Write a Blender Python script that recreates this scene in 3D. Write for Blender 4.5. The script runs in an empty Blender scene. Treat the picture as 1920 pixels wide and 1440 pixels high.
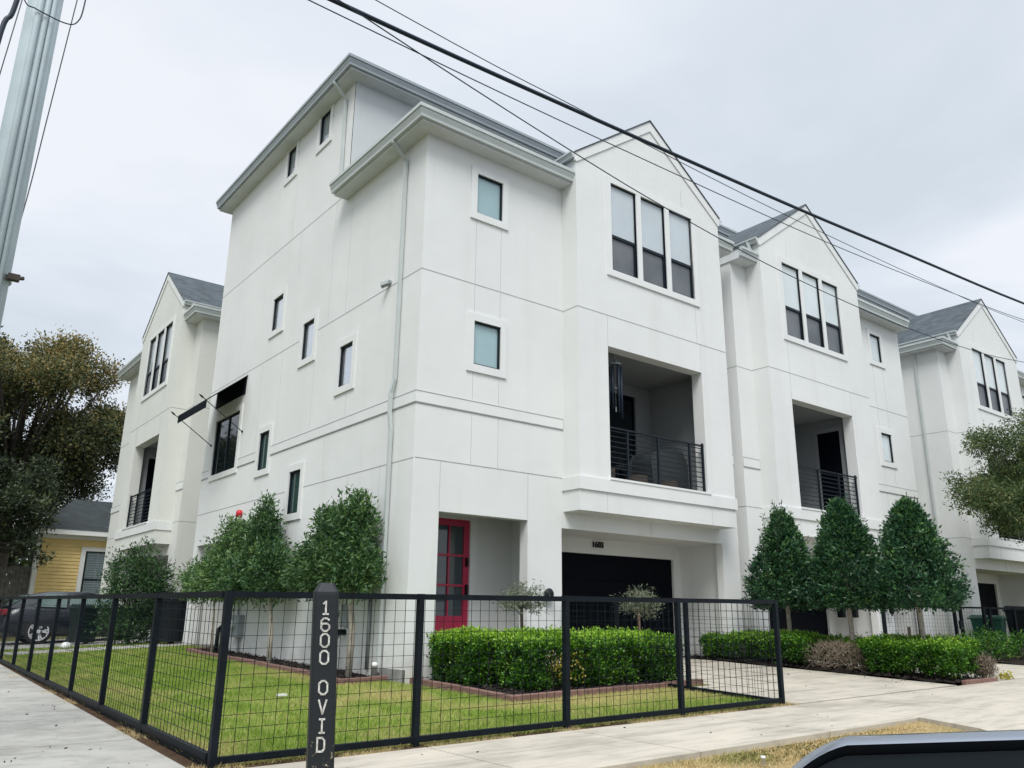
import bpy, math, random
import numpy as np
random.seed(7); RNG=np.random.default_rng(7)
R=math.radians
S=bpy.context.scene; COL=S.collection
lerp=lambda v,xs,ys: float(np.interp(v,xs,ys))

# ------------------------------------------------------------------ materials
def new_mat(name):
    m=bpy.data.materials.new(name); m.use_nodes=True
    nt=m.node_tree; b=nt.nodes['Principled BSDF']; return m,nt,b
def N(nt,t,**k):
    n=nt.nodes.new(t)
    for a,v in k.items():
        if a in n.inputs: n.inputs[a].default_value=v
        else: setattr(n,a,v)
    return n
def ramp(nt,stops,fac):
    r=nt.nodes.new('ShaderNodeValToRGB'); e=r.color_ramp.elements
    while len(e)<len(stops): e.new(.5)
    for i,(p,c) in enumerate(stops): e[i].position=p; e[i].color=(*c,1)
    nt.links.new(fac,r.inputs[0]); return r
def coords(nt,scale=(1,1,1),rot=(0,0,0),world=True):
    g=N(nt,'ShaderNodeNewGeometry'); mp=N(nt,'ShaderNodeMapping'); mp.inputs['Scale'].default_value=scale; mp.inputs['Rotation'].default_value=rot
    nt.links.new(g.outputs['Position'],mp.inputs[0]); return mp.outputs[0]
def simple(name,c,rough=.6,metal=0.,var=.12,scale=6,bump=0.,bscale=60,spec=.5,coat=0):
    m,nt,b=new_mat(name); co=coords(nt)
    n=N(nt,'ShaderNodeTexNoise'); n.inputs['Scale'].default_value=scale; n.inputs['Detail'].default_value=6; nt.links.new(co,n.inputs['Vector'])
    lo=tuple(x*(1-var) for x in c); hi=tuple(min(1,x*(1+var)) for x in c)
    r=ramp(nt,[(.3,lo),(.7,hi)],n.outputs[0]); nt.links.new(r.outputs[0],b.inputs['Base Color'])
    b.inputs['Roughness'].default_value=rough; b.inputs['Metallic'].default_value=metal; b.inputs['Specular IOR Level'].default_value=spec
    b.inputs['Coat Weight'].default_value=coat
    if bump:
        n2=N(nt,'ShaderNodeTexNoise'); n2.inputs['Scale'].default_value=bscale; n2.inputs['Detail'].default_value=4; nt.links.new(co,n2.inputs['Vector'])
        bp=N(nt,'ShaderNodeBump'); bp.inputs['Strength'].default_value=bump; bp.inputs['Distance'].default_value=.01
        nt.links.new(n2.outputs[0],bp.inputs['Height']); nt.links.new(bp.outputs[0],b.inputs['Normal'])
    return m
def stucco_mat(name,c):
    m,nt,b=new_mat(name); co=coords(nt)
    n=N(nt,'ShaderNodeTexNoise'); n.inputs['Scale'].default_value=.55; n.inputs['Detail'].default_value=5; nt.links.new(co,n.inputs['Vector'])
    r=ramp(nt,[(.3,tuple(x*.93 for x in c)),(.7,c)],n.outputs[0])
    # rain streaks : stretched noise
    cs=coords(nt,(2.2,2.2,.16)); s=N(nt,'ShaderNodeTexNoise'); s.inputs['Scale'].default_value=1.6; s.inputs['Detail'].default_value=7; nt.links.new(cs,s.inputs['Vector'])
    sr=ramp(nt,[(.54,(1,1,1)),(.8,(.95,.95,.935))],s.outputs[0])
    mx=N(nt,'ShaderNodeMix',data_type='RGBA',blend_type='MULTIPLY'); mx.inputs[0].default_value=1
    nt.links.new(r.outputs[0],mx.inputs[6]); nt.links.new(sr.outputs[0],mx.inputs[7])
    # splash dirt just above grade
    sp=N(nt,'ShaderNodeSeparateXYZ'); nt.links.new(co,sp.inputs[0])
    n3=N(nt,'ShaderNodeTexNoise'); n3.inputs['Scale'].default_value=4; n3.inputs['Detail'].default_value=6; nt.links.new(co,n3.inputs['Vector'])
    ad=N(nt,'ShaderNodeMath',operation='ADD'); nt.links.new(sp.outputs[2],ad.inputs[0]); nt.links.new(n3.outputs[0],ad.inputs[1])
    dr=ramp(nt,[(.35,(.8,.78,.73)),(.72,(1,1,1))],ad.outputs[0])
    mx2=N(nt,'ShaderNodeMix',data_type='RGBA',blend_type='MULTIPLY'); mx2.inputs[0].default_value=.8
    nt.links.new(mx.outputs[2],mx2.inputs[6]); nt.links.new(dr.outputs[0],mx2.inputs[7]); nt.links.new(mx2.outputs[2],b.inputs['Base Color'])
    b.inputs['Roughness'].default_value=.85; b.inputs['Specular IOR Level'].default_value=.25
    n2=N(nt,'ShaderNodeTexNoise'); n2.inputs['Scale'].default_value=70; n2.inputs['Detail'].default_value=5; nt.links.new(co,n2.inputs['Vector'])
    n4=N(nt,'ShaderNodeTexNoise'); n4.inputs['Scale'].default_value=2.2; n4.inputs['Detail'].default_value=2; nt.links.new(co,n4.inputs['Vector'])
    am=N(nt,'ShaderNodeMath',operation='MULTIPLY_ADD'); am.inputs[1].default_value=3.0; nt.links.new(n4.outputs[0],am.inputs[0]); nt.links.new(n2.outputs[0],am.inputs[2])
    bp=N(nt,'ShaderNodeBump'); bp.inputs['Strength'].default_value=.35; bp.inputs['Distance'].default_value=.008
    nt.links.new(am.outputs[0],bp.inputs['Height']); nt.links.new(bp.outputs[0],b.inputs['Normal'])
    return m
def leaf_mat(name,cols,rough=.45,trans=.25,coat=0):
    m,nt,b=new_mat(name)
    g=N(nt,'ShaderNodeNewGeometry'); n=N(nt,'ShaderNodeTexNoise'); n.inputs['Scale'].default_value=1.6; n.inputs['Detail'].default_value=3
    nt.links.new(g.outputs['Position'],n.inputs['Vector'])
    at=N(nt,'ShaderNodeAttribute',attribute_name='tone')
    a=N(nt,'ShaderNodeMath',operation='MULTIPLY_ADD'); a.inputs[1].default_value=.45; nt.links.new(g.outputs['Random Per Island'],a.inputs[0]); nt.links.new(at.outputs['Fac'],a.inputs[2])
    a2=N(nt,'ShaderNodeMath',operation='MULTIPLY_ADD'); a2.inputs[1].default_value=.5; nt.links.new(n.outputs[0],a2.inputs[0]); nt.links.new(a.outputs[0],a2.inputs[2])
    k=len(cols); r=ramp(nt,[(.12+.8*i/(k-1),c) for i,c in enumerate(cols)],a2.outputs[0])
    nt.links.new(r.outputs[0],b.inputs['Base Color']); b.inputs['Roughness'].default_value=rough; b.inputs['Specular IOR Level'].default_value=.4
    if trans:
        tr=N(nt,'ShaderNodeBsdfTranslucent'); nt.links.new(r.outputs[0],tr.inputs[0]); mx=N(nt,'ShaderNodeMixShader'); mx.inputs[0].default_value=trans
        out=nt.nodes['Material Output']; nt.links.new(b.outputs[0],mx.inputs[1]); nt.links.new(tr.outputs[0],mx.inputs[2]); nt.links.new(mx.outputs[0],out.inputs[0])
    return m
def concrete_mat(name,c,joint=(.5,3.2,1)):
    m,nt,b=new_mat(name); co=coords(nt)
    n=N(nt,'ShaderNodeTexNoise'); n.inputs['Scale'].default_value=1.1; n.inputs['Detail'].default_value=8; n.inputs['Roughness'].default_value=.65; nt.links.new(co,n.inputs['Vector'])
    r=ramp(nt,[(.3,tuple(x*.72 for x in c)),(.5,c),(.72,tuple(x*1.12 for x in c))],n.outputs[0])
    cs=coords(nt,joint,(0,0,.35)); n2=N(nt,'ShaderNodeTexNoise'); n2.inputs['Scale'].default_value=2.2; n2.inputs['Detail'].default_value=9; n2.inputs['Roughness'].default_value=.7; nt.links.new(cs,n2.inputs['Vector'])
    r2=ramp(nt,[(.36,(.62,.63,.62)),(.52,(.95,.95,.95)),(.6,(1,1,1))],n2.outputs[0])
    mx=N(nt,'ShaderNodeMix',data_type='RGBA',blend_type='MULTIPLY'); mx.inputs[0].default_value=.75
    nt.links.new(r.outputs[0],mx.inputs[6]); nt.links.new(r2.outputs[0],mx.inputs[7])
    n5=N(nt,'ShaderNodeTexNoise'); n5.inputs['Scale'].default_value=160; n5.inputs['Detail'].default_value=2; nt.links.new(co,n5.inputs['Vector'])
    r5=ramp(nt,[(.35,(.86,.86,.86)),(.6,(1.0,1.0,1.0))],n5.outputs[0])
    mx2=N(nt,'ShaderNodeMix',data_type='RGBA',blend_type='MULTIPLY'); mx2.inputs[0].default_value=1
    nt.links.new(mx.outputs[2],mx2.inputs[6]); nt.links.new(r5.outputs[0],mx2.inputs[7]); nt.links.new(mx2.outputs[2],b.inputs['Base Color'])
    b.inputs['Roughness'].default_value=.85
    bp=N(nt,'ShaderNodeBump'); bp.inputs['Strength'].default_value=.3; bp.inputs['Distance'].default_value=.004; nt.links.new(n5.outputs[0],bp.inputs['Height']); nt.links.new(bp.outputs[0],b.inputs['Normal'])
    return m
def shingle_mat(name,c):
    m,nt,b=new_mat(name); co=coords(nt)
    sp=N(nt,'ShaderNodeSeparateXYZ'); nt.links.new(co,sp.inputs[0])
    ad=N(nt,'ShaderNodeMath',operation='ADD'); nt.links.new(sp.outputs[0],ad.inputs[0]); nt.links.new(sp.outputs[1],ad.inputs[1])
    cb=N(nt,'ShaderNodeCombineXYZ'); nt.links.new(ad.outputs[0],cb.inputs[0]); nt.links.new(sp.outputs[2],cb.inputs[1])
    br=N(nt,'ShaderNodeTexBrick'); nt.links.new(cb.outputs[0],br.inputs['Vector']); br.inputs['Scale'].default_value=1
    br.inputs['Brick Width'].default_value=.3; br.inputs['Row Height'].default_value=.085; br.inputs['Mortar Size'].default_value=.006; br.inputs['Bias'].default_value=0
    br.inputs['Color1'].default_value=(*[x*.8 for x in c],1); br.inputs['Color2'].default_value=(*[x*1.3 for x in c],1); br.inputs['Mortar'].default_value=(*[x*.5 for x in c],1)
    n=N(nt,'ShaderNodeTexNoise'); n.inputs['Scale'].default_value=3; n.inputs['Detail'].default_value=8; nt.links.new(co,n.inputs['Vector'])
    r=ramp(nt,[(.3,(.75,.75,.75)),(.7,(1.2,1.2,1.2))],n.outputs[0])
    mx=N(nt,'ShaderNodeMix',data_type='RGBA',blend_type='MULTIPLY'); mx.inputs[0].default_value=1
    nt.links.new(br.outputs[0],mx.inputs[6]); nt.links.new(r.outputs[0],mx.inputs[7]); nt.links.new(mx.outputs[2],b.inputs['Base Color'])
    b.inputs['Roughness'].default_value=.9; return m
def ground_mat(name,stops,scale=1.3,bscale=50,bump=.6):
    m,nt,b=new_mat(name); co=coords(nt)
    n=N(nt,'ShaderNodeTexNoise'); n.inputs['Scale'].default_value=scale; n.inputs['Detail'].default_value=9; n.inputs['Roughness'].default_value=.65; nt.links.new(co,n.inputs['Vector'])
    r=ramp(nt,stops,n.outputs[0]); nt.links.new(r.outputs[0],b.inputs['Base Color']); b.inputs['Roughness'].default_value=.95; b.inputs['Specular IOR Level'].default_value=.1
    n2=N(nt,'ShaderNodeTexNoise'); n2.inputs['Scale'].default_value=bscale; n2.inputs['Detail'].default_value=5; nt.links.new(co,n2.inputs['Vector'])
    bp=N(nt,'ShaderNodeBump'); bp.inputs['Strength'].default_value=bump; bp.inputs['Distance'].default_value=.03; nt.links.new(n2.outputs[0],bp.inputs['Height']); nt.links.new(bp.outputs[0],b.inputs['Normal'])
    return m
def blade_mat(name,green,dry,scale,lo,hi):
    m,nt,b=new_mat(name); co=coords(nt)
    n=N(nt,'ShaderNodeTexNoise'); n.inputs['Scale'].default_value=scale; n.inputs['Detail'].default_value=6; n.inputs['Roughness'].default_value=.6; nt.links.new(co,n.inputs['Vector'])
    g=N(nt,'ShaderNodeNewGeometry'); at=N(nt,'ShaderNodeAttribute',attribute_name='tone')
    a=N(nt,'ShaderNodeMath',operation='MULTIPLY_ADD'); a.inputs[1].default_value=.42; nt.links.new(g.outputs['Random Per Island'],a.inputs[0]); nt.links.new(n.outputs[0],a.inputs[2])
    a2=N(nt,'ShaderNodeMath',operation='ADD'); nt.links.new(a.outputs[0],a2.inputs[0]); nt.links.new(at.outputs['Fac'],a2.inputs[1])
    r=ramp(nt,[(lo-.14,tuple(x*.6 for x in green)),(lo,green),((lo+hi)/2,tuple((p+q)/2 for p,q in zip(green,dry))),(hi,dry)],a2.outputs[0])
    nt.links.new(r.outputs[0],b.inputs['Base Color']); b.inputs['Roughness'].default_value=.6; b.inputs['Specular IOR Level'].default_value=.2
    tr=N(nt,'ShaderNodeBsdfTranslucent'); nt.links.new(r.outputs[0],tr.inputs[0]); mx=N(nt,'ShaderNodeMixShader'); mx.inputs[0].default_value=.3
    out=nt.nodes['Material Output']; nt.links.new(b.outputs[0],mx.inputs[1]); nt.links.new(tr.outputs[0],mx.inputs[2]); nt.links.new(mx.outputs[0],out.inputs[0])
    return m
def glass_mat(name,c,rough=.04,spec=.8,var=.06,scale=1.5):
    return simple(name,c,rough,0,var,scale,spec=spec,coat=0)

M={}
M['stucco']=stucco_mat('stucco white',(.74,.755,.74))
M['stucco_shade']=stucco_mat('stucco shade grey',(.60,.63,.635))  # upper wall only: eave shade mixed into the stucco colour
M['stucco_b']=stucco_mat('stucco cream',(.69,.70,.655))
M['trim']=simple('trim white',(.72,.735,.72),.6,0,.03,2,.15,90)
M['soffit']=simple('soffit grey white',(.64,.66,.66),.7,0,.05,3)
M['gutter']=simple('gutter shade grey',(.31,.35,.37),.4,0,.06,3)  # high gutter: its shade is painted in by the darker grey
M['gutter_w']=simple('gutter off white',(.50,.54,.53),.4,0,.05,3)
M['joint']=simple('joint grey',(.33,.34,.34),.8,0,.1,5)
M['joint_v']=simple('hairline joint grey',(.55,.56,.555),.8,0,.1,5)
M['shingle']=shingle_mat('shingle slate',(.062,.078,.090))
M['frame']=simple('window frame black',(.007,.013,.020),.45,0,.1,4,spec=.25)
M['glass_blind']=glass_mat('glass over teal blind',(.32,.46,.49),.08,.6)
M['glass_pale']=glass_mat('glass with pale sky tint',(.62,.69,.70),.06,.8)  # pale base paints the sky's reflection into the panes
M['glass_grey']=glass_mat('glass with grey sky tint',(.50,.56,.59),.08,.6)  # grey base stands in for sky mirrored in the gable panes
M['glass_dark']=glass_mat('dark glass',(.008,.013,.017),.03,.6)
M['glass_refl']=simple('reflective glass',(.62,.66,.70),.015,.8,.02,1)
M['roomwall']=stucco_mat('porch stucco shade grey',(.27,.285,.29))  # balcony rooms: recess shade painted in as a darker stucco colour
M['shingle_d']=shingle_mat('shingle charcoal',(.018,.025,.026))
M['glass_green']=glass_mat('dark green glass',(.03,.065,.06),.05,.8)  # plain dark green base with a glossy surface
def screen_mat():
    m,nt,b=new_mat('insect screen'); co=coords(nt)
    w=N(nt,'ShaderNodeTexNoise'); w.inputs['Scale'].default_value=1.2; w.inputs['Detail'].default_value=3; nt.links.new(co,w.inputs['Vector'])
    r=ramp(nt,[(.3,(.085,.10,.11)),(.7,(.15,.165,.18))],w.outputs[0]); nt.links.new(r.outputs[0],b.inputs['Base Color']); b.inputs['Roughness'].default_value=.35; return m
M['screen']=screen_mat()
M['garage']=simple('garage door black',(.002,.0035,.007),.6,0,.1,3,spec=.08)
M['black']=simple('black painted steel',(.0045,.008,.012),.5,0,.3,9,.15,40,spec=.16)
M['black_rail']=simple('railing steel',(.008,.014,.020),.5,spec=.25)
M['blackp']=simple('black plastic',(.008,.011,.014),.5,spec=.3)
M['red']=simple('red door paint',(.46,.024,.075),.4,0,.06,5)
M['doorglass']=glass_mat('door glass',(.055,.075,.085),.06,.8)
M['walk']=concrete_mat('sidewalk concrete',(.50,.455,.375))
M['walk_old']=concrete_mat('old sidewalk concrete',(.38,.37,.335),(1.1,1.7,1))
M['slab']=concrete_mat('foundation concrete',(.30,.30,.29))
M['asphalt']=ground_mat('asphalt',[(.3,(.04,.04,.042)),(.7,(.065,.065,.065))],3,150,.4)
M['soil']=ground_mat('soil and thatch',[(.3,(.07,.055,.035)),(.5,(.12,.12,.04)),(.7,(.16,.15,.07))],1.5,45,.7)
M['lawnbase']=ground_mat('lawn base',[(.3,(.06,.10,.018)),(.5,(.10,.15,.03)),(.72,(.20,.18,.07))],1.1,50,.8)
M['verge']=ground_mat('dry thatch',[(.3,(.22,.16,.09)),(.55,(.42,.33,.18)),(.75,(.30,.29,.12))],1.7,60,.9)
M['dirt']=ground_mat('brown dirt',[(.3,(.035,.022,.014)),(.7,(.12,.075,.045))],6,50,.9)
M['mulch']=ground_mat('dark mulch',[(.3,(.010,.009,.008)),(.7,(.045,.035,.030))],14,60,1.0)
M['mulchchip']=simple('mulch chips',(.030,.024,.021),.9,0,.5,30)
M['brick']=simple('edging brick',(.19,.105,.085),.8,0,.25,9,.3,40)
M['gr_blade']=blade_mat('grass blades',(.25,.41,.05),(.56,.49,.21),1.3,.60,.95)
M['straw']=blade_mat('straw blades',(.27,.29,.08),(.62,.49,.26),1.4,.30,.58)
M['bark']=simple('pale bark',(.36,.33,.27),.85,0,.3,14,.5,40)
M['bark_d']=simple('dark bark',(.055,.045,.037),.9,0,.3,10,.5,30)
M['bark_k']=simple('very dark bark',(.018,.016,.013),.9,0,.3,10,.5,30)  # near-black so the limbs stand out less in the crown
M['bark_r']=simple('reddish bark',(.20,.12,.09),.85,0,.3,14,.5,40)
M['leaf_holly']=leaf_mat('holly leaves',[(.008,.030,.017),(.019,.068,.032),(.042,.12,.046),(.12,.24,.06)])
M['leaf_laurel']=leaf_mat('laurel leaves',[(.012,.036,.017),(.034,.090,.032),(.078,.165,.050),(.19,.31,.10)])
M['leaf_hedge']=leaf_mat('boxwood leaves',[(.008,.035,.006),(.036,.125,.012),(.10,.26,.02),(.34,.54,.05)],.4,.3)
M['leaf_oak']=leaf_mat('oak leaves',[(.011,.021,.011),(.036,.055,.023),(.11,.125,.045),(.33,.25,.09)],.6,.25)
M['leaf_dark']=leaf_mat('dark leaves',[(.007,.014,.007),(.019,.032,.015),(.045,.066,.028),(.12,.15,.06)],.6,.2)
M['leaf_olive']=leaf_mat('olive leaves',[(.05,.07,.045),(.11,.14,.09),(.19,.22,.14),(.30,.31,.20)],.6,.2)
M['leaf_right']=leaf_mat('small tree leaves',[(.016,.034,.013),(.045,.085,.028),(.10,.15,.045),(.24,.23,.08)],.6,.3)
M['glass_mix']=simple('sky reflecting glass',(.36,.41,.43),.03,.45,.03,1)  # pale base adds painted sky brightness to the partial mirror
M['twig']=leaf_mat('dry twigs',[(.09,.07,.05),(.20,.16,.115),(.36,.30,.22)],.8,0)
M['leaf_yellow']=leaf_mat('yellowed leaves',[(.10,.13,.01),(.35,.32,.03),(.55,.42,.12)],.6,.25)
M['pole']=simple('pole paint blue grey',(.36,.43,.45),.6,0,.08,3,.2,30)
M['metal']=simple('galvanised metal',(.30,.33,.34),.45,.5,.1,8)
M['cable']=simple('cable sheath',(.014,.026,.045),.5,spec=.3)
M['steelc']=simple('steel cable',(.06,.07,.085),.5)
M['white_pl']=simple('white plastic',(.75,.76,.74),.5)
M['greybox']=simple('meter grey',(.30,.33,.35),.5)
M['bin_green']=simple('bin green plastic',(.008,.075,.05),.45)
M['carpaint']=simple('car paint dark grey',(.010,.014,.022),.25,0,.05,2,coat=.3)
M['carglass']=glass_mat('car glass',(.14,.20,.19),.05,.8)
M['bin_dark']=simple('bin plastic dark green',(.003,.013,.011),.5,spec=.3)
M['tyre']=simple('tyre rubber',(.012,.012,.012),.8)
M['rim']=simple('alloy rim',(.62,.64,.66),.35,.1)
M['tail']=simple('tail lamp red',(.25,.02,.03),.2)
M['bell']=simple('alarm red',(.55,.02,.03),.4)
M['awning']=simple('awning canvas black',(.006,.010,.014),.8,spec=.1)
M['wicker']=simple('wicker brown',(.055,.042,.03),.8,0,.4,60,.5,90)
M['cover']=simple('grill cover dark',(.03,.038,.04),.7)
M['white_letter']=simple('worn white letter',(.58,.58,.54),.6,0,.35,35)
M['greyfence']=simple('weathered timber',(.13,.125,.12),.9,0,.35,8)
M['black_num']=simple('number black',(.02,.02,.022),.5)
M['silver']=simple('silver car trim',(.24,.27,.32),.22,.7,.03,3,coat=.4)
M['mirror']=simple('mirror glass reflection tint',(.085,.105,.12),.03,.9,.02,2)  # dark base stands in for the dark car interior it would mirror
M['blindgrey']=simple('blind grey',(.17,.21,.24),.6)
M['blue']=simple('blue plastic',(.02,.12,.20),.4)
M['yellowhouse']=simple('yellow siding',(.74,.56,.24),.7,0,.07,3)
def worn_mat():
    m,nt,b=new_mat('chipped black paint'); co=coords(nt)
    n=N(nt,'ShaderNodeTexNoise'); n.inputs['Scale'].default_value=22; n.inputs['Detail'].default_value=8; n.inputs['Roughness'].default_value=.7; nt.links.new(co,n.inputs['Vector'])
    sp=N(nt,'ShaderNodeSeparateXYZ'); nt.links.new(co,sp.inputs[0])
    a=N(nt,'ShaderNodeMath',operation='MULTIPLY_ADD'); a.inputs[1].default_value=-.45; nt.links.new(sp.outputs[2],a.inputs[0]); nt.links.new(n.outputs[0],a.inputs[2])
    r=ramp(nt,[(.60,(.005,.009,.013)),(.63,(.42,.38,.28)),(.72,(.30,.25,.17))],a.outputs[0]); nt.links.new(r.outputs[0],b.inputs['Base Color']); b.inputs['Roughness'].default_value=.6
    bp=N(nt,'ShaderNodeBump'); bp.inputs['Strength'].default_value=.4; bp.inputs['Distance'].default_value=.004; nt.links.new(n.outputs[0],bp.inputs['Height']); nt.links.new(bp.outputs[0],b.inputs['Normal'])
    return m
M['worn']=worn_mat()

# ------------------------------------------------------------------ mesh helpers
class MB:
    def __init__(s,T=None): s.v=[];s.f=[];s.T=T
    def add(s,vs,fs):
        o=len(s.v)
        if s.T: vs=[s.T(*p) for p in vs]
        s.v+= [tuple(p) for p in vs]; s.f+=[tuple(i+o for i in f) for f in fs]; return s
    def box(s,x0,x1,y0,y1,z0,z1):
        return s.add([(x0,y0,z0),(x1,y0,z0),(x1,y1,z0),(x0,y1,z0),(x0,y0,z1),(x1,y0,z1),(x1,y1,z1),(x0,y1,z1)],
            [(0,3,2,1),(4,5,6,7),(0,1,5,4),(1,2,6,5),(2,3,7,6),(3,0,4,7)])
    def quad(s,a,b,c,d): return s.add([a,b,c,d],[(0,1,2,3)])
    def poly(s,pts): return s.add(pts,[tuple(range(len(pts)))])
    def prism(s,pts,off):
        n=len(pts); q=[tuple(a+b for a,b in zip(p,off)) for p in pts]
        return s.add(list(pts)+q,[tuple(range(n)),tuple(range(2*n-1,n-1,-1))]+[(i,(i+1)%n,n+(i+1)%n,n+i) for i in range(n)])
    def tube(s,path,r,n=6,caps=True):
        P=[np.array(p,float) for p in path]; rs=r if hasattr(r,'__len__') else [r]*len(P)
        vs=[];fs=[]; up=None
        for i,p in enumerate(P):
            t=(P[min(i+1,len(P)-1)]-P[max(i-1,0)]); t/=np.linalg.norm(t)+1e-9
            if up is None: up=np.array([0,0,1.]) if abs(t[2])<.9 else np.array([1.,0,0])
            a=np.cross(t,up); a/=np.linalg.norm(a)+1e-9; b=np.cross(a,t); up=b
            for k in range(n):
                th=2*math.pi*(k+.5)/n; vs.append(tuple(p+rs[i]*(math.cos(th)*a+math.sin(th)*b)))
        for i in range(len(P)-1):
            for k in range(n): fs.append((i*n+k,i*n+(k+1)%n,(i+1)*n+(k+1)%n,(i+1)*n+k))
        if caps: fs.append(tuple(range(n-1,-1,-1))); fs.append(tuple((len(P)-1)*n+k for k in range(n)))
        return s.add(vs,fs)
    def lathe(s,c,prof,n=16,axis='z'):
        vs=[];fs=[]
        for (r,h) in prof:
            for k in range(n):
                t=2*math.pi*k/n; a,b=r*math.cos(t),r*math.sin(t)
                vs.append({'z':(c[0]+a,c[1]+b,c[2]+h),'y':(c[0]+a,c[1]+h,c[2]+b),'x':(c[0]+h,c[1]+a,c[2]+b)}[axis])
        m=len(prof)
        for i in range(m-1):
            for k in range(n): fs.append((i*n+k,i*n+(k+1)%n,(i+1)*n+(k+1)%n,(i+1)*n+k))
        fs.append(tuple(range(n-1,-1,-1))); fs.append(tuple((m-1)*n+k for k in range(n)))
        return s.add(vs,fs)
    def sweep(s,path,prof):
        """path: (x,y) list; prof: (d,z) list, d = offset to the right hand of travel; mitred"""
        P=[np.array(p,float) for p in path]; k=len(prof); vs=[];fs=[]
        for i,p in enumerate(P):
            ns=[]
            for a,b in ((i-1,i),(i,i+1)):
                if a>=0 and b<len(P):
                    t=P[b]-P[a]; t/=np.linalg.norm(t); ns.append(np.array([t[1],-t[0]]))
            n=sum(ns)/len(ns); n/= (n@ns[0])
            for d,z in prof: vs.append((p[0]+n[0]*d,p[1]+n[1]*d,z))
        for i in range(len(P)-1):
            for j in range(k): fs.append((i*k+j,i*k+(j+1)%k,(i+1)*k+(j+1)%k,(i+1)*k+j))
        fs.append(tuple(range(k))); fs.append(tuple((len(P)-1)*k+j for j in range(k-1,-1,-1)))
        return s.add(vs,fs)
    def build(s,name,mat,parent=None,smooth=False,bevel=0,loc=None):
        me=bpy.data.meshes.new(name)
        base=np.array(wloc(parent) if parent is not None else (loc or (0,0,0)))
        V=np.array(s.v,float).reshape(-1,3)-base
        me.from_pydata(V.tolist(),[],s.f); me.update()
        me.materials.append(mat)
        if smooth: me.polygons.foreach_set('use_smooth',[True]*len(me.polygons))
        o=bpy.data.objects.new(name,me); COL.objects.link(o)
        if parent is not None: o.parent=parent
        else: o.location=tuple(base)
        if bevel:
            b=o.modifiers.new('Bevel','BEVEL'); b.width=bevel; b.segments=2; b.limit_method='ANGLE'
        return o
def wloc(o):
    p=np.zeros(3)
    while o is not None: p=p+np.array(o.location[:]); o=o.parent
    return p
def tag(o,label=None,cat=None,group=None,kind=None):
    if label: o['label']=label
    if cat: o['category']=cat
    if group: o['group']=group
    if kind: o['kind']=kind
    return o
def thing(name,label,cat,loc=(0,0,0),group=None):
    o=bpy.data.objects.new(name,None); COL.objects.link(o); o.location=loc; o.empty_display_size=.2
    return tag(o,label,cat,group)
def raw_mesh(name,V,F,mat,tone=None,parent=None,loc=(0,0,0)):
    """V (n,3) F (m,k) arrays"""
    base=wloc(parent) if parent is not None else np.array(loc)
    me=bpy.data.meshes.new(name); n=len(V); m,k=F.shape
    me.vertices.add(n); me.vertices.foreach_set('co',(V-base).astype(np.float32).ravel())
    me.loops.add(m*k); me.loops.foreach_set('vertex_index',F.astype(np.int32).ravel())
    me.polygons.add(m); me.polygons.foreach_set('loop_start',np.arange(0,m*k,k,dtype=np.int32)); me.polygons.foreach_set('loop_total',np.full(m,k,dtype=np.int32))
    me.update(calc_edges=True); me.validate()
    if tone is not None:
        a=me.attributes.new('tone','FLOAT','FACE'); a.data.foreach_set('value',tone.astype(np.float32))
    me.materials.append(mat)
    o=bpy.data.objects.new(name,me); COL.objects.link(o)
    if parent is not None: o.parent=parent
    else: o.location=tuple(base)
    return o
def norm(a): return a/(np.linalg.norm(a,axis=-1,keepdims=True)+1e-9)
def leaves(C,D,L,W,rng):
    """rhombic leaves at C pointing D, slightly folded"""
    n=len(C); D=norm(D); Q=norm(rng.normal(size=(n,3))); Sd=norm(np.cross(D,Q)); Up=np.cross(Sd,D)
    l=(L*(.7+.6*rng.random(n)))[:,None]; w=(W*(.7+.6*rng.random(n)))[:,None]
    p0=C; p1=C+D*l*.45+Sd*w*.5+Up*w*.12; p2=C+D*l-Up*l*.08; p3=C+D*l*.45-Sd*w*.5+Up*w*.12
    V=np.stack([p0,p1,p2,p3],1).reshape(-1,3); F=np.arange(4*n).reshape(n,4); return V,F
def crown(name,parent,mat,centers,outdirs,clusterR,per,L,W,tone0=0.,tonez=None,seed=1,up=.3,loc=None):
    rng=np.random.default_rng(seed); n=len(centers)
    C=np.repeat(centers,per,0)+rng.normal(size=(n*per,3))*clusterR
    D=np.repeat(outdirs,per,0)*.7+rng.normal(size=(n*per,3))*.75+np.array([0,0,up])
    V,F=leaves(C,D,L,W,rng)
    t=np.full(n*per,tone0)+np.repeat(rng.normal(size=n)*.11,per)
    if tonez is not None: t=t+tonez(C)
    return raw_mesh(name,V,F,mat,t,parent,loc or (0,0,0))

# ------------------------------------------------------------------ terrain
def G(x,y):
    a=lerp(x,[-4.4,3,10],[-.36,-.28,-.2]); b=lerp(x,[-4.4,0,8],[-.31,-.24,-.06]); c=lerp(x,[-4.4,0,8],[-.21,-.02,.02])
    return lerp(y,[-4.75,0,10,20],[a,b,c,c+.02])
def H(x,y):
    if y>=-6.47: return G(x,y) if x>-6.25 else G(-4.4,y)-lerp(-x,[6.25,8],[.0,.05])
    z=G(x,-4.75)-lerp(x,[-2,-1.2,.2,1.2,2.6],[.0,.03,.16,.12,0])
    if y>-8.4: return z-lerp(-y,[6.47,8.4],[0,.03])
    return -.66
def sheet(name,mat,xs,ys,off,kind='structure',clip=None,label=None):
    V=[(x,y,H(x,y)+off) for y in ys for x in xs]; nx=len(xs); F=[]
    for j in range(len(ys)-1):
        for i in range(nx-1): F.append((j*nx+i,j*nx+i+1,(j+1)*nx+i+1,(j+1)*nx+i))
    m=MB(); m.add(V,F); o=m.build(name,mat); tag(o,label,None,None,kind); return o
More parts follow.
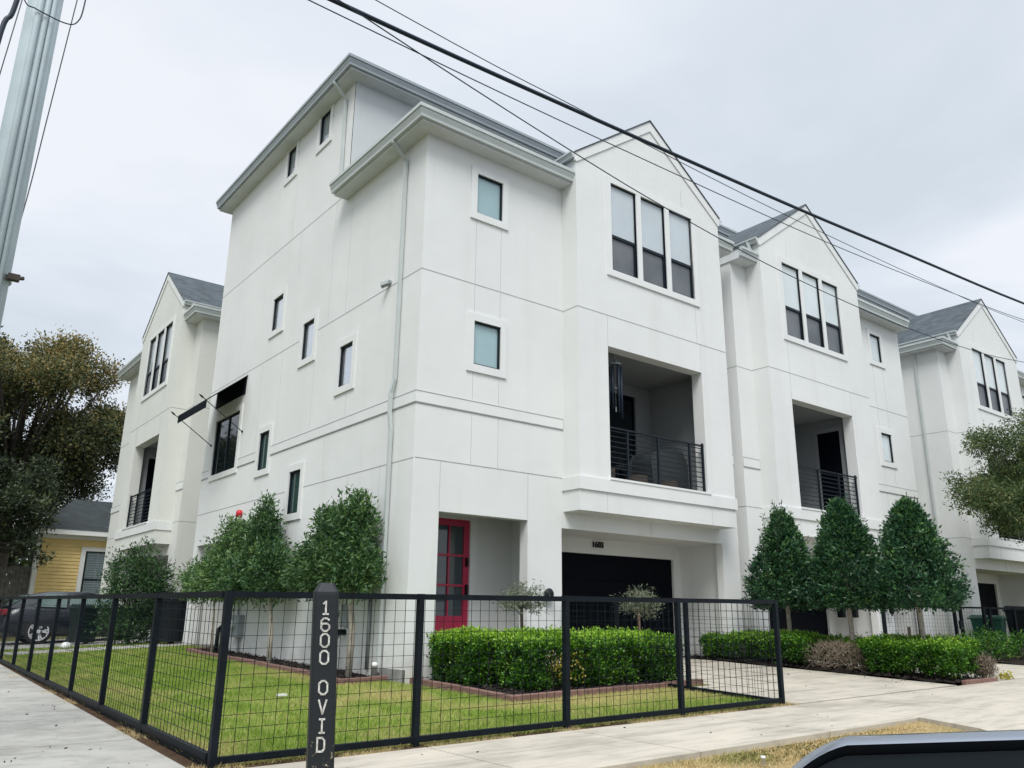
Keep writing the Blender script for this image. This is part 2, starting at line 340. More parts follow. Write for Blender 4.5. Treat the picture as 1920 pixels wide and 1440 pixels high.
def ar(a,b,s): n=max(2,int(round((b-a)/s))+1); return list(np.linspace(a,b,n))
sheet('ground',M['soil'],[-400,-120,-40,-20]+ar(-12,24,.75)+[40,100,400],[-60,-30,-8.42,-8.38]+ar(-8,-6.5,.5)+[-6.46]+ar(-6,22,.7)+[40,90,400],-.055)
def strip_poly(name,mat,x0,x1,y0,y1,off,thick=.1,step=.6,kind='structure',wob=0):
    xs=ar(x0,x1,step); ys=ar(y0,y1,step); nx,ny=len(xs),len(ys); rg=random.Random(3)
    V=[(x+(wob*(rg.random()-.5) if i in(0,nx-1) else 0),y+(wob*(rg.random()-.5) if j in (0,ny-1) else 0),G(x,max(y,-4.75)) +off) for j,y in enumerate(ys) for i,x in enumerate(xs)]
    F=[(j*nx+i,j*nx+i+1,(j+1)*nx+i+1,(j+1)*nx+i) for j in range(ny-1) for i in range(nx-1)]
    n=len(V); V+= [(a,b,c-thick) for a,b,c in V]
    for i in range(nx-1):
        F.append((i,i+1,n+i+1,n+i)); k=(ny-1)*nx; F.append((k+i,k+i+1,n+k+i+1,n+k+i))
    for j in range(ny-1):
        F.append((j*nx,(j+1)*nx,n+(j+1)*nx,n+j*nx)); k=nx-1; F.append((j*nx+k,(j+1)*nx+k,n+(j+1)*nx+k,n+j*nx+k))
    m=MB(); m.add(V,F); return tag(m.build(name,mat),None,None,None,kind)
# front sidewalk in slabs with joints
m=MB()
def slab_run(name,mat,cuts,axis,a,b,gap=.014,thick=.14,off=.0,sk=0.):
    m=MB()
    for c0,c1 in zip(cuts[:-1],cuts[1:]):
        k=4
        for i in range(k):
            u0=c0+gap/2+(c1-c0-gap)*i/k; u1=c0+gap/2+(c1-c0-gap)*(i+1)/k
            q=[(u0,a),(u1,a),(u1,b),(u0,b)] if axis=='x' else [(a,u0),(b+sk*(u0+4.86),u0),(b+sk*(u1+4.86),u1),(a,u1)]
            top=[(x,y,G(x,max(y,-4.75))+off) for x,y in q]; bot=[(x,y,z-thick) for x,y,z in top]
            fs=[(0,1,2,3)]+[(j,(j+1)%4,4+(j+1)%4,4+j) for j in range(4)]
            m.add(top+bot,fs)
    return tag(m.build(name,mat),None,None,None,'structure')
slab_run('front_sidewalk',M['walk'],[-6.2,-4.62,-2.65,-.95,1.0,2.78]+[2.78+1.75*i for i in range(1,28)],'x',-6.45,-4.86)
slab_run('side_sidewalk',M['walk_old'],[-4.86+1.83*i for i in range(0,26)],'y',-6.2,-4.60,sk=.020)
m=MB(); m.box(-60,80,-8.55,-8.4,-.75,-.42); tag(m.build('street_kerb',M['walk_old']),None,None,None,'structure')
sheet('street',M['asphalt'],[-400,-60,0,60,400],[-60,-20,-8.56],-.0)
# driveways
slab_run('driveway',M['walk'],[-4.80,-2.3,0.2,1.32],'y',3.83,7.40)
m=MB(); ap=[(2.74,-6.47),(8.9,-6.47),(9.1,-7.2),(9.7,-7.9),(10.6,-8.39),(.9,-8.39),(1.9,-7.9),(2.5,-7.2)]
m.prism([(x,y,-.285+(.30*(y+6.47)/8) if False else H(max(x,2.6),-6.46)-.05*(-6.47-y)/1.9+.012) for x,y in ap],(0,0,-.3)); tag(m.build('driveway_apron',M['walk']),None,None,None,'structure')
slab_run('driveway_side_strip',M['walk'],[-4.80,-2.78],'y',2.93,3.822)
slab_run('second_driveway',M['walk'],[-4.80,-2.3,0.2,1.32],'y',8.95,13.7)
slab_run('rear_driveway',M['walk_old'],[-4.55,-2.2,0,1.3],'x',12.9,17.95,thick=.1)
slab_run('garden_walk',M['walk_old'],[-3.9,-2.6,-1.3,0,1.15],'x',10.2,11.5,gap=.03,thick=.06,off=.01)
strip_poly('lawn',M['lawnbase'],-4.56,3.8,-4.78,12.8,-.03,.05)
strip_poly('verge',M['verge'],-6.2,2.72,-8.38,-6.47,-.0,.02)
bpy.data.objects['verge'].hide_render=False
# verge follows H
vo=bpy.data.objects['verge']
for v in vo.data.vertices:
    v.co.z=H(v.co.x,min(v.co.y,-6.48))-.03 if v.index<len(vo.data.vertices)//2 else v.co.z-.3
strip_poly('dirt_strip',M['dirt'],-4.62,3.1,-4.87,-4.62,-.012,.05,.25,wob=.04)
strip_poly('side_dirt_strip',M['dirt'],-4.63,-4.2,-4.8,12.5,-.012,.05,.25,wob=.05)
# mulch beds
def bed(name,pts,off,rise=.03):
    m=MB(); c=(sum(p[0] for p in pts)/len(pts),sum(p[1] for p in pts)/len(pts))
    P=[(x,y,G(x,y)+off) for x,y in pts]; n=len(P)
    inner=[(x*.6+c[0]*.4,y*.6+c[1]*.4) for x,y in pts]; I=[(x,y,G(x,y)+off+rise) for x,y in inner]
    m.add(P+I,[(i,(i+1)%n,n+(i+1)%n,n+i) for i in range(n)]+[tuple(range(n,2*n))])
    return tag(m.build(name,M['mulch']),None,None,None,'structure')
bedA=[(.0,8.25),(-.66,8.25),(-.66,2.0),(-.83,.42),(.22,.5),(.05,-2.7),(3.75,-2.6),(3.75,0),(0,0)]
m=MB()
def grid_in(poly,step,off,name,mat):
    xs=[p[0] for p in poly]; ys=[p[1] for p in poly]; m=MB(); 
    X=ar(min(xs),max(xs),step); Y=ar(min(ys),max(ys),step)
    def inside(x,y):
        c=False; j=len(poly)-1
        for i in range(len(poly)):
            (xi,yi),(xj,yj)=poly[i],poly[j]
            if (yi>y)!=(yj>y) and x<(xj-xi)*(y-yi)/(yj-yi)+xi: c=not c
            j=i
        return c
    rg=random.Random(5); hz={}
    hh=lambda i,j: hz.setdefault((i,j),rg.random()*.035)
    for i in range(len(X)-1):
        for j in range(len(Y)-1):
            if inside((X[i]+X[i+1])/2,(Y[j]+Y[j+1])/2):
                m.quad(*[(X[a],Y[b],G(X[a],Y[b])+off+hh(a,b)) for a,b in ((i,j),(i+1,j),(i+1,j+1),(i,j+1))])
    return tag(m.build(name,mat),None,None,None,'structure'),inside
bedpoly=[(0.3,8.25),(-.64,8.25),(-.64,2.0),(-.81,.44),(.24,.52),(.08,-2.66),(3.76,-2.56),(3.76,.2),(0.3,.2)]
_,insA=grid_in(bedpoly,.12,.005,'mulch_bed',M['mulch'])
bedB=[(7.45,1.2),(7.45,-4.72),(8.88,-4.72),(8.88,1.2)]
_,insB=grid_in(bedB,.14,.0,'driveway_mulch_bed',M['mulch'])
grid_in([(13.75,1),(13.75,-3.9),(16.8,-3.9),(16.8,1)],.2,.0,'far_mulch_bed',M['mulch'])
# mulch chips
rng=np.random.default_rng(3); pts=[]
while len(pts)<9000:
    x=rng.uniform(-.8,3.7); y=rng.uniform(-2.6,8.2)
    if rng.random()<.12: x=rng.uniform(7.5,8.85); y=rng.uniform(-4.7,1)
    if insA(x,y) or insB(x,y): pts.append((x,y,G(x,y)+.025+rng.random()*.02))
P=np.array(pts); D=norm(rng.normal(size=P.shape)*np.array([1,1,.35])); V,F=leaves(P,D,.06,.02,rng)
tag(raw_mesh('mulch_chips',V,F,M['mulchchip'],np.zeros(len(F))),'dark shredded bark mulch in the planting beds','mulch',None,'stuff')

# brick edging : one thing made of laid blocks
def edging(label,path,name='bed_edging',w=.10,h=.11,blk=.4):
    m=MB(); root=None
    for a,b in zip(path[:-1],path[1:]):
        A=np.array(a);B=np.array(b); L=np.linalg.norm(B-A); t=(B-A)/L; nrm=np.array([-t[1],t[0]]); k=max(1,int(L/blk))
        for i in range(k):
            p=A+t*(L*i/k+.004); q=A+t*(L*(i+1)/k-.004); dz=random.uniform(-.006,.006); dn=random.uniform(-.006,.006)
            c=[p+nrm*(w/2+dn),q+nrm*(w/2+dn),q-nrm*(w/2-dn),p-nrm*(w/2-dn)]
            lo=[(x,y,G(x,y)-.08) for x,y in c]; hi=[(x,y,G(x,y)+h-.035+dz) for x,y in c]
            m.add(lo+hi,[(3,2,1,0),(4,5,6,7)]+[(j,(j+1)%4,4+(j+1)%4,4+j) for j in range(4)])
    o=m.build(name,M['brick'],bevel=.006,loc=(*path[0],G(*path[0]))); tag(o,label,'edging'); return o
edging('reddish brown block edging round the bed along the house and front hedge',[(-.1,8.3),(-.69,8.2),(-.69,2.0),(-.86,.38),(.18,.47),(.02,-2.72),(3.74,-2.62)])
edging('short loose strip of reddish edging at the foot of the driveway hedge',[(7.6,-4.82),(8.75,-4.82)],w=.08,h=.10)

# ------------------------------------------------------------------ grass
def blades(name,label,mat,n,region,reject,Lh,W,seed,tone=None,zoff=-.02,lean=.6):
    rng=np.random.default_rng(seed); x0,x1,y0,y1=region
    X=rng.uniform(x0,x1,n*2); Y=rng.uniform(y0,y1,n*2); keep=~reject(X,Y); X=X[keep][:n];Y=Y[keep][:n]
    GX=ar(x0-.01,x1+.01,.25); GY=ar(y0-.01,y1+.01,.25); Z=np.array([[H(a,b) for a in GX] for b in GY])
    ix=np.clip(((X-GX[0])/(GX[1]-GX[0])),0,len(GX)-1.001); iy=np.clip(((Y-GY[0])/(GY[1]-GY[0])),0,len(GY)-1.001)
    i=ix.astype(int);j=iy.astype(int);fx=ix-i;fy=iy-j
    z=(Z[j,i]*(1-fx)*(1-fy)+Z[j,i+1]*fx*(1-fy)+Z[j+1,i]*(1-fx)*fy+Z[j+1,i+1]*fx*fy)+zoff
    B=np.stack([X,Y,z],1); k=len(X)
    a=rng.uniform(0,2*np.pi,k); side=np.stack([np.cos(a),np.sin(a),np.zeros(k)],1)*(W*(.6+.8*rng.random(k)))[:,None]*.5
    tip=np.stack([rng.normal(size=k)*lean,rng.normal(size=k)*lean,np.ones(k)],1); tip=norm(tip)*(Lh*(.5+rng.random(k)))[:,None]
    V=np.stack([B-side,B+side,B+tip],1).reshape(-1,3); F=np.arange(3*k).reshape(k,3)
    t=np.zeros(k) if tone is None else tone(X,Y)
    return tag(raw_mesh(name,V,F,mat,t),label,'grass',None,'stuff')
def in_bed(X,Y):
    e=X<-4.44+.013*(Y+4.7)
    a=(X>-.70)&(Y>.4)&(Y<8.3); b=(X>-.02)&(Y>-2.72)&(Y<=.5); c=(Y>10.1)&(Y<11.6)&(X>-3.95); d=(Y>8.3)&(X>.0)
    return a|b|c|d|e|((X>2.9)&(Y<-2.76))
def lawn_tone(X,Y):
    t=-.06+np.zeros_like(X)
    def blob(cx,cy,rx,ry,v): return v*np.exp(-(((X-cx)/rx)**2+((Y-cy)/ry)**2))
    t+=blob(-1.2,-1.2,1.1,.7,.30)+blob(2.2,-3.3,2.0,.7,.34)+blob(-.9,1.4,.35,2.0,.28)+blob(.4,-2.95,1.5,.28,.3)
    t+=.16*np.exp(-((X+4.3)/.25)**2)+.18*np.exp(-((Y+4.65)/.18)**2)+blob(-3.2,-4.1,.8,.5,.12)+blob(-3.8,2.5,.5,4,.10)
    return t
blades('lawn_grass','short green lawn grass with straw-coloured patches inside the black fence',M['gr_blade'],300000,(-4.5,3.75,-4.72,12.7),in_bed,.052,.010,11,lawn_tone)
blades('verge_grass','dry straw-coloured grass between the sidewalk and the street',M['straw'],120000,(-6.1,2.72,-8.3,-6.46),lambda X,Y:(X>2.74-.13*(-6.47-Y)**2-.42*(-6.47-Y)+.05),.040,.007,12,
  lambda X,Y:.03-.30*np.exp(-((Y+6.55)/.12)**2)*(X<-.1)-.35*np.exp(-(((X+.6)/.22)**2+((Y+6.95)/.12)**2))+.10*np.sin(X*7+Y*3)*np.sin(Y*11),lean=1.4,zoff=-.045)
blades('edge_grass','thin scruffy grass along the foot of the fence',M['straw'],9000,(-4.6,3.0,-4.9,-4.55),lambda X,Y:(np.sin(X*5.3)+np.sin(X*2.1)<-.2),.035,.006,13,lambda X,Y:-.15+0*X)
blades('side_edge_grass','thin scruffy grass between the fence and the side sidewalk',M['straw'],5000,(-4.60,-4.42,-4.7,12),lambda X,Y:(np.sin(Y*4.3)+np.sin(Y*1.7)<.7),.035,.006,14,lambda X,Y:-.05+0*X)

rng=np.random.default_rng(77); pts=[]
for _ in range(70):
    x=rng.uniform(-4.4,12); y=rng.uniform(-6.4,-4.85) if rng.random()<.45 else rng.uniform(-4.7,.5)
    if y>-4.8 and not (3.9<x<7.4): x=rng.uniform(6.2,7.4)
    pts.append((x,y,G(x,max(y,-4.75))+.006))
for _ in range(60): x=rng.uniform(-5.9,-4.7); y=rng.uniform(-4.5,8); pts.append((x,y,G(max(x,-4.4),y)+.008))
P=np.array(pts); D=norm(rng.normal(size=P.shape)*np.array([1,1,.12])); V,F=leaves(P,D,.03,.015,rng)
tag(raw_mesh('fallen_leaves',V,F,M['mulchchip'],np.zeros(len(F))),'small dead leaves and grit scattered on the pale sidewalk','leaf litter',None,'stuff')

# ------------------------------------------------------------------ townhouses
ZS=9.25; ZH=12.2
def wall_cells(m,us,zs,holes,pt,reveal=0.,rd=None):
    """rectangular wall with holes. pt(u,z,d) gives point with depth d inwards"""
    us=sorted(set(us+[h[0] for h in holes]+[h[1] for h in holes])); zs=sorted(set(zs+[h[2] for h in holes]+[h[3] for h in holes]))
    for a,b in zip(us[:-1],us[1:]):
        for c,d in zip(zs[:-1],zs[1:]):
            cu,cz=(a+b)/2,(c+d)/2
            if any(h[0]<cu<h[1] and h[2]<cz<h[3] for h in holes): continue
            m.quad(pt(a,c,0),pt(b,c,0),pt(b,d,0),pt(a,d,0))
    for h in holes:
        r=h[4] if len(h)>4 else reveal
        a,b,c,d=h[:4]
        m.quad(pt(a,c,0),pt(a,d,0),pt(a,d,r),pt(a,c,r)); m.quad(pt(b,c,0),pt(b,d,0),pt(b,d,r),pt(b,c,r))
        m.quad(pt(a,c,0),pt(b,c,0),pt(b,c,r),pt(a,c,r)); m.quad(pt(a,d,0),pt(b,d,0),pt(b,d,r),pt(a,d,r))

def window(root,PT,a,b,c,d,glass,kind='fixed',margin=.14,lab=None,low=None,bars=0,upper=None):
    """PT(u,z,d): d>0 inward. frame recessed .06"""
    def bx(m,u0,u1,z0,z1,d0,d1):
        p=[PT(u0,z0,d0),PT(u1,z0,d0),PT(u1,z0,d1),PT(u0,z0,d1),PT(u0,z1,d0),PT(u1,z1,d0),PT(u1,z1,d1),PT(u0,z1,d1)]
        m.add(p,[(0,3,2,1),(4,5,6,7),(0,1,5,4),(1,2,6,5),(2,3,7,6),(3,0,4,7)])
    f=MB(); t=.022 if kind=='hung' else .028; F0,F1=(.025,.10) if kind=='hung' else (.006,.075); GD=F1-.03
    bx(f,a,a+t,c,d,F0,F1); bx(f,b-t,b,c,d,F0,F1); bx(f,a+t,b-t,c,c+t,F0,F1); bx(f,a+t,b-t,d-t,d,F0,F1)
    if kind=='hung':
        zm=c+(d-c)*.40; bx(f,a+t,b-t,zm-.03,zm+.03,.022,.10); bx(f,a+t,a+t+.03,c+t,zm-.03,.035,.1); bx(f,b-t-.03,b-t,c+t,zm-.03,.035,.1); bx(f,a+t+.03,b-t-.03,c+t,c+t+.03,.035,.1)
    for i in range(bars):
        um=a+(b-a)*(i+1)/(bars+1); bx(f,um-.03,um+.03,c+t,d-t,.02,.07)
    w=f.build('window',M['frame'],root)
    if lab: w['label']=lab
    if margin:
        tr=MB(); g=margin; pr=-.03
        bx(tr,a-g,b+g,d,d+g,pr,.02); bx(tr,a-g,b+g,c-g,c,pr-.003,.02); bx(tr,a-g,a,c,d,pr,.02); bx(tr,b,b+g,c,d,pr,.02)
        tr.build('surround',M['trim'],w)
    if kind=='hung':
        g1=MB(); g1.quad(PT(a+t,zm,.045),PT(b-t,zm,.045),PT(b-t,d-t,.045),PT(a+t,d-t,.045)); g1.build('upper_pane',glass,w)
        g2=MB(); g2.quad(PT(a+t,c+t,.06),PT(b-t,c+t,.06),PT(b-t,zm,.06),PT(a+t,zm,.06)); g2.build('screen',low or M['screen'],w)
    elif bars:
        for i in range(bars+1):
            u0=a+(b-a)*i/(bars+1)+.03; u1=a+(b-a)*(i+1)/(bars+1)-.03
            g1=MB(); g1.quad(PT(u0,c+t,GD),PT(u1,c+t,GD),PT(u1,d-t,GD),PT(u0,d-t,GD)); g1.build('pane',glass,w)
    else:
        g1=MB(); g1.quad(PT(a+t,c+t,GD),PT(b-t,c+t,GD),PT(b-t,d-t,GD),PT(a+t,d-t,GD)); g1.build('pane',glass,w)
    return w
GUT=[(0,.0),(.065,.0),(.07,.05),(.10,.12),(.10,.15),(.125,.158),(.125,.225),(.11,.225),(.0,.225)]
def townhouse(label,MAP,loc,uF=8.42,mat='stucco',wrap=True,main=False,flatwin=(6.69,7.29),glass='glass_blind',tri='glass_grey',depth=10.92,balcony_door='back',mirror_hand=False,scr=None,ov0=.15,hv0=.05):
    root=thing('townhouse',label,'townhouse',loc,'white stucco townhouses')
    T=lambda u,v,z: MAP(u,v,z)
    st=M[mat]; bu0,bu1=.62,5.16; vb=-.45; uc=(bu0+bu1)/2
    ga=(.57,5.21,-.35,2.32,.18); en=(6.01,min(7.89,uF-.5),-.35,2.40,.22)
    fw0,fw1=flatwin
    # --- main wall
    m=MB(T)
    wh=[(fw0,fw1,8.02,8.84,.16),(fw0,fw1,5.05,5.87,.16)]
    pf=lambda u,z,d:(u,d,z)
    wall_cells(m,[0,uF],[-.35,3.0],[ga,en],pf)
    wall_cells(m,[bu1,uF],[3.0,ZS],wh,pf)
    wall_cells(m,[0,bu0],[3.0,9.35],[],pf)
    wall_cells(m,[bu0,bu1],[3.0,3.05],[],pf)
    # garage recess
    gx0,gx1,gv=.45,5.33,1.3
    for q in [((gx0,.18,-.35),(gx0,gv,-.35),(gx0,gv,2.33),(gx0,.18,2.33)),((gx1,.18,-.35),(gx1,gv,-.35),(gx1,gv,2.33),(gx1,.18,2.33)),((gx0,.18,2.33),(gx1,.18,2.33),(gx1,gv,2.33),(gx0,gv,2.33)),
              ((gx0,.18,-.35),(ga[0],.18,-.35),(ga[0],.18,2.33),(gx0,.18,2.33)),((ga[1],.18,-.35),(gx1,.18,-.35),(gx1,.18,2.33),(ga[1],.18,2.33))]: m.quad(*q)
    wall_cells(m,[gx0,gx1],[-.35,2.33],[(.69,5.09,-.34,2.03,.12)],lambda u,z,d:(u,gv+d,z))
    ex0,ex1,ev=5.42,uF-.35,1.2
    for q in [((ex0,.22,-.35),(ex0,ev,-.35),(ex0,ev,2.55),(ex0,.22,2.55)),((ex1,.22,-.35),(ex1,ev,-.35),(ex1,ev,2.55),(ex1,.22,2.55)),((ex0,.22,2.55),(ex1,.22,2.55),(ex1,ev,2.55),(ex0,ev,2.55)),
              ((ex0,.22,-.35),(en[0],.22,-.35),(en[0],.22,2.55),(ex0,.22,2.55)),((en[1],.22,-.35),(ex1,.22,-.35),(ex1,.22,2.55),(en[1],.22,2.55)),((en[0],.22,2.4),(en[1],.22,2.4),(en[1],.22,2.55),(en[0],.22,2.55))]: m.quad(*q)
    du0,du1=(6.38,7.32) if main else (uF-2.0,uF-1.06)
    wall_cells(m,[ex0,ex1],[-.35,2.55],[(du0,du1,-.34,2.48,.06)],lambda u,z,d:(u,ev+d,z))
    # side and back walls
    sideH=[]; 
    if main:
        sideH=[(6.30,6.80,11.36,12.14,.16),(4.38,4.92,11.37,12.17,.16),(6.24,6.83,7.25,8.09,.16),(4.33,4.90,6.06,6.91,.16),(2.42,2.97,5.03,5.88,.16),(6.31,6.89,3.89,4.77,.16),(4.40,4.97,2.73,3.62,.16),(8.39,10.14,4.18,5.64,.16),(8.1,10.62,-.05,2.42,.25)]
    sp=lambda v,z,d:(uF-d,v,z)
    h1=[h for h in sideH if h[3]<=ZS]; 
    wall_cells(m,[0,depth],[-.35,ZS],h1,sp)
    wall_cells(m,[3.2,depth],[ZS,ZH+.02],[h for h in sideH if h[2]>=ZS],sp)
    m.quad((0,0,-.35),(0,depth,-.35),(0,depth,9.35),(0,0,9.35)); m.quad((0,3.2,9.35),(0,depth,9.35),(0,depth,ZH),(0,3.2,ZH))
    m.quad((0,depth,-.35),(uF,depth,-.35),(uF,depth,ZH),(0,depth,ZH))
    hw_=MB(T); hw_.quad((.01,3.195,ZS-.1),(uF-.01,3.195,ZS-.1),(uF-.01,3.195,ZH+.0),(.01,3.195,ZH+.0)); hw_.build('upper_wall',M['stucco_shade'],root)
    if main:
        for q in [((uF-.25,8.0,-.05),(uF-.25,8.1,-.05),(uF-.25,8.1,2.5),(uF-.25,8.0,2.5)),((uF-.25,8.0,-.05),(uF-1.6,8.0,-.05),(uF-1.6,8.0,2.5),(uF-.25,8.0,2.5)),((uF-.25,10.7,-.05),(uF-1.6,10.7,-.05),(uF-1.6,10.7,2.5),(uF-.25,10.7,2.5)),
            ((uF-1.6,8.0,-.05),(uF-1.6,10.7,-.05),(uF-1.6,10.7,2.5),(uF-1.6,8.0,2.5)),((uF-.25,8.0,2.5),(uF-1.6,8.0,2.5),(uF-1.6,10.7,2.5),(uF-.25,10.7,2.5)),((uF-.25,8,2.42),(uF-.25,10.7,2.42),(uF-.25,10.7,2.5),(uF-.25,8,2.5)),((uF-.25,10.62,-.05),(uF-.25,10.7,-.05),(uF-.25,10.7,2.42),(uF-.25,10.62,2.42)),
            ((uF-.02,8.1,-.05),(uF-.02,10.62,-.05),(uF-1.6,10.62,-.05),(uF-1.6,8.1,-.05))]: m.quad(*q)
    m.build('wall',st,root)
    # foundation slab
    f=MB(T); f.box(.03,uF-.03,.03,.3,-.6,-.34) if not main else None
    if main:
        f.box(7.93,uF-.012,.012,10.9,-.6,-.02); f.box(5.21,6.01,.012,.2,-.6,-.04); f.box(6.01,7.93,.3,1.2,-.6,-.05); f.box(0,.57,.012,.2,-.6,.0); f.box(.57,5.21,1.15,1.5,-.6,-.09)
        # stepped slab edge
        f.box(uF-.02,uF+.045,.0,.92,-.6,-.05)
    f.build('foundation',M['slab'],root)
    # --- bay
    b=MB(T); ob=(1.51,4.36,3.27,5.91)
    if mirror_hand: ob=(1.48,4.2,3.27,5.91)
    tu0,tu1,tz0,tz1=(1.61,4.2,7.58,9.57) if not mirror_hand else (1.5,4.09,7.55,9.52)
    pw=(tu1-tu0-.28)/3; tris=[(tu0+i*(pw+.14),tu0+i*(pw+.14)+pw) for i in range(3)]
    wall_cells(b,[bu0,bu1],[3.0,9.9],[(*ob,.28)]+[(x0,x1,tz0,tz1,.1) for x0,x1 in tris],lambda u,z,d:(u,vb+d,z))
    b.poly([(bu0,vb,9.9),(bu1,vb,9.9),(uc,vb,11.52)])
    for u in (bu0,bu1):
        b.quad((u,vb,3.0),(u,0,3.0),(u,0,9.9),(u,vb,9.9)); b.quad((u,0,9.1),(u,3.2,9.1),(u,3.2,9.9),(u,0,9.9))
    # balcony room
    iu0,iu1,iv,ic=1.1,(4.9 if not mirror_hand else 4.35),1.45,5.98
    fv=vb+.28
    hb=[] ; hs=[]
    if balcony_door=='back': hb=[(1.62,3.4,3.3,5.72,.06)]
    else: hs=[(.05,.72,3.3,5.63,.06)]
    rm=MB(T)
    wall_cells(rm,[iu0,iu1],[3.22,ic],hb,lambda u,z,d:(u,iv+d,z))
    wall_cells(rm,[fv,iv],[3.22,ic],hs,lambda v,z,d:(iu1+d,v,z))
    rm.quad((iu0,fv,3.22),(iu0,iv,3.22),(iu0,iv,ic),(iu0,fv,ic)); rm.quad((iu0,fv,ic),(iu1,fv,ic),(iu1,iv,ic),(iu0,iv,ic)); rm.quad((iu0,fv,3.22),(iu1,fv,3.22),(iu1,iv,3.22),(iu0,iv,3.22))
    b.quad((iu0,fv,3.22),(ob[0],fv,3.22),(ob[0],fv,ic),(iu0,fv,ic)); b.quad((ob[1],fv,3.22),(iu1,fv,3.22),(iu1,fv,ic),(ob[1],fv,ic)); b.quad((ob[0],fv,ob[3]),(ob[1],fv,ob[3]),(ob[1],fv,ic),(ob[0],fv,ic))
    b.build('bay',st,root)
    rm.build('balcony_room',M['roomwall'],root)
    # balcony deck box
    k=MB(T); k.box(bu0+.0,bu1-.0,vb,-.0,2.62,3.0); k.build('balcony_box',st,root)
    k=MB(T); k.box(bu0-.03,bu1+.03,vb-.035,-.001,3.003,3.24); k.box(ob[0]-.05,ob[1]+.05,vb-.05,vb+.25,3.243,3.285); k.build('balcony_ledge',M['trim'],root)
    # balcony door
    d=MB(T)
    if balcony_door=='back':
        d.box(1.62,3.4,iv+.03,iv+.06,3.3,5.72); dd=d.build('balcony_door',M['garage'],root)
        t=MB(T); t.box(1.5,1.62,iv-.02,iv,3.3,5.84); t.box(3.4,3.52,iv-.02,iv,3.3,5.84); t.box(1.62,3.4,iv-.02,iv,5.72,5.84); t.build('door_frame',M['roomwall'],dd)
        gl=MB(T); gl.box(1.72,2.45,iv+.02,iv+.03,3.5,5.6); gl.box(2.58,3.3,iv+.02,iv+.03,3.5,5.6); gl.build('glass',M['glass_dark'],dd)
    else:
        d.box(iu1+.03,iu1+.06,.05,.72,3.3,5.63); dd=d.build('balcony_door',M['garage'],root)
        t=MB(T); t.box(iu1-.02,iu1,-.05,.05,3.3,5.73); t.box(iu1-.02,iu1,.72,.82,3.3,5.73); t.box(iu1-.02,iu1,.05,.72,5.63,5.73); t.build('door_frame',M['roomwall'],dd)
    # railing
    rl=MB(T); vr=vb+.07
    for i in range(9): 
        z=3.40+i*.103; rl.box(ob[0]+.01,ob[1]-.01,vr-.008,vr+.008,z-.008,z+.008)
    rl.box(ob[0]+.01,ob[1]-.01,vr-.025,vr+.025,4.27,4.30)
    for i in range(4):
        q=[.19,.50,.84,.01][i] if main else [.02,.35,.68,.98][i]; u=ob[0]+(ob[1]-ob[0])*(q if not main else 1-q if i<3 else .012)
        rl.box(u-.02,u+.02,vr-.0205,vr+.0205,3.286,4.34 if i==3 else 4.27)
    rl.build('railing',M['black_rail'],root)
    # windows
    for (x0,x1) in tris:
        window(root,lambda u,z,d:T(u,vb+d,z),x0,x1,tz0,tz1,M[tri],'hung',0,low=scr)
    tr=MB(T); g=.14
    tr.box(tu0-g,tu1+g,vb-.03,vb+.02,tz1,tz1+g); tr.box(tu0-g,tu1+g,vb-.033,vb+.02,tz0-g,tz0); tr.box(tu0-g,tu0,vb-.03,vb+.02,tz0,tz1); tr.box(tu1,tu1+g,vb-.03,vb+.02,tz0,tz1)
    for i in range(2): tr.box(tris[i][1],tris[i+1][0],vb-.028,vb+.03,tz0,tz1)
    tr.build('window_surround',M['trim'],root)
    for z0,z1 in ((8.02,8.84),(5.05,5.87)):
        window(root,lambda u,z,d:T(u,d,z),fw0,fw1,z0,z1,M[glass],'fixed')
    if main:
        gl=['glass_mix','glass_mix','glass_refl','glass_refl','glass_refl','glass_green','glass_green','glass_dark']
        for h,gm in zip(sideH[:8],gl):
            window(root,lambda v,z,d:T(uF-d,v,z),h[0],h[1],h[2],h[3],M[gm],'fixed',bars=1 if h[1]-h[0]>1 else 0)
        # porch french door
        d=MB(T); x=uF-1.58
        d.box(x,x+.05,8.35,10.4,0,.02); 
        for v in (8.35,9.33,10.3): d.box(x,x+.06,v,v+.1,.02,2.2)
        d.box(x,x+.06,8.45,10.3,2.1,2.2); d.box(x,x+.06,8.45,10.3,.02,.16)
        dd=d.build('porch_door',M['trim'],root); g=MB(T); g.quad((x+.03,8.45,.16),(x+.03,10.3,.16),(x+.03,10.3,2.1),(x+.03,8.45,2.1)); g.build('glass',M['glass_dark'],dd)
    # bands and joints
    j=MB(T); jw=.007; jp=.003
    def hj(u0,u1,z,v=0.): j.box(u0,u1,v-jp,v,z-jw,z+jw)
    jv=j
    def vj(u,z0,z1,v=0.): jv.box(u-jw*.32,u+jw*.32,v-jp+.001,v,z0,z1)
    for z in (3.24,): hj(bu1+.02,uF-.03,z)
    hj(bu1,uF,6.58); hj(0,bu0,6.55); hj(bu0,bu1,6.56,vb); hj(0,bu0-.03,3.22)
    j.box(bu0-jp,bu0,vb,0,6.553,6.567); j.box(bu1,bu1+jp,vb,0,6.553,6.567)
    for u in (fw0+.01,fw1-.01): vj(u,3.26,4.14); vj(u,6.6,7.86) ; vj(u,4.4,4.9); vj(u,6.03,6.56)
    vj(en[0],2.42,3.22); vj(en[1],2.42,3.22); vj(ob[0],5.93,6.55,vb); vj(ob[1],5.93,6.55,vb); vj(tu0,6.57,7.43,vb); vj(tu0+.3,9.75,10.2,vb); vj(bu0+.8,2.63,2.99,vb); vj(bu1-.7,2.63,2.99,vb); vj(uc-.1,2.34,2.61); vj(uc-.05,2.34,2.61)
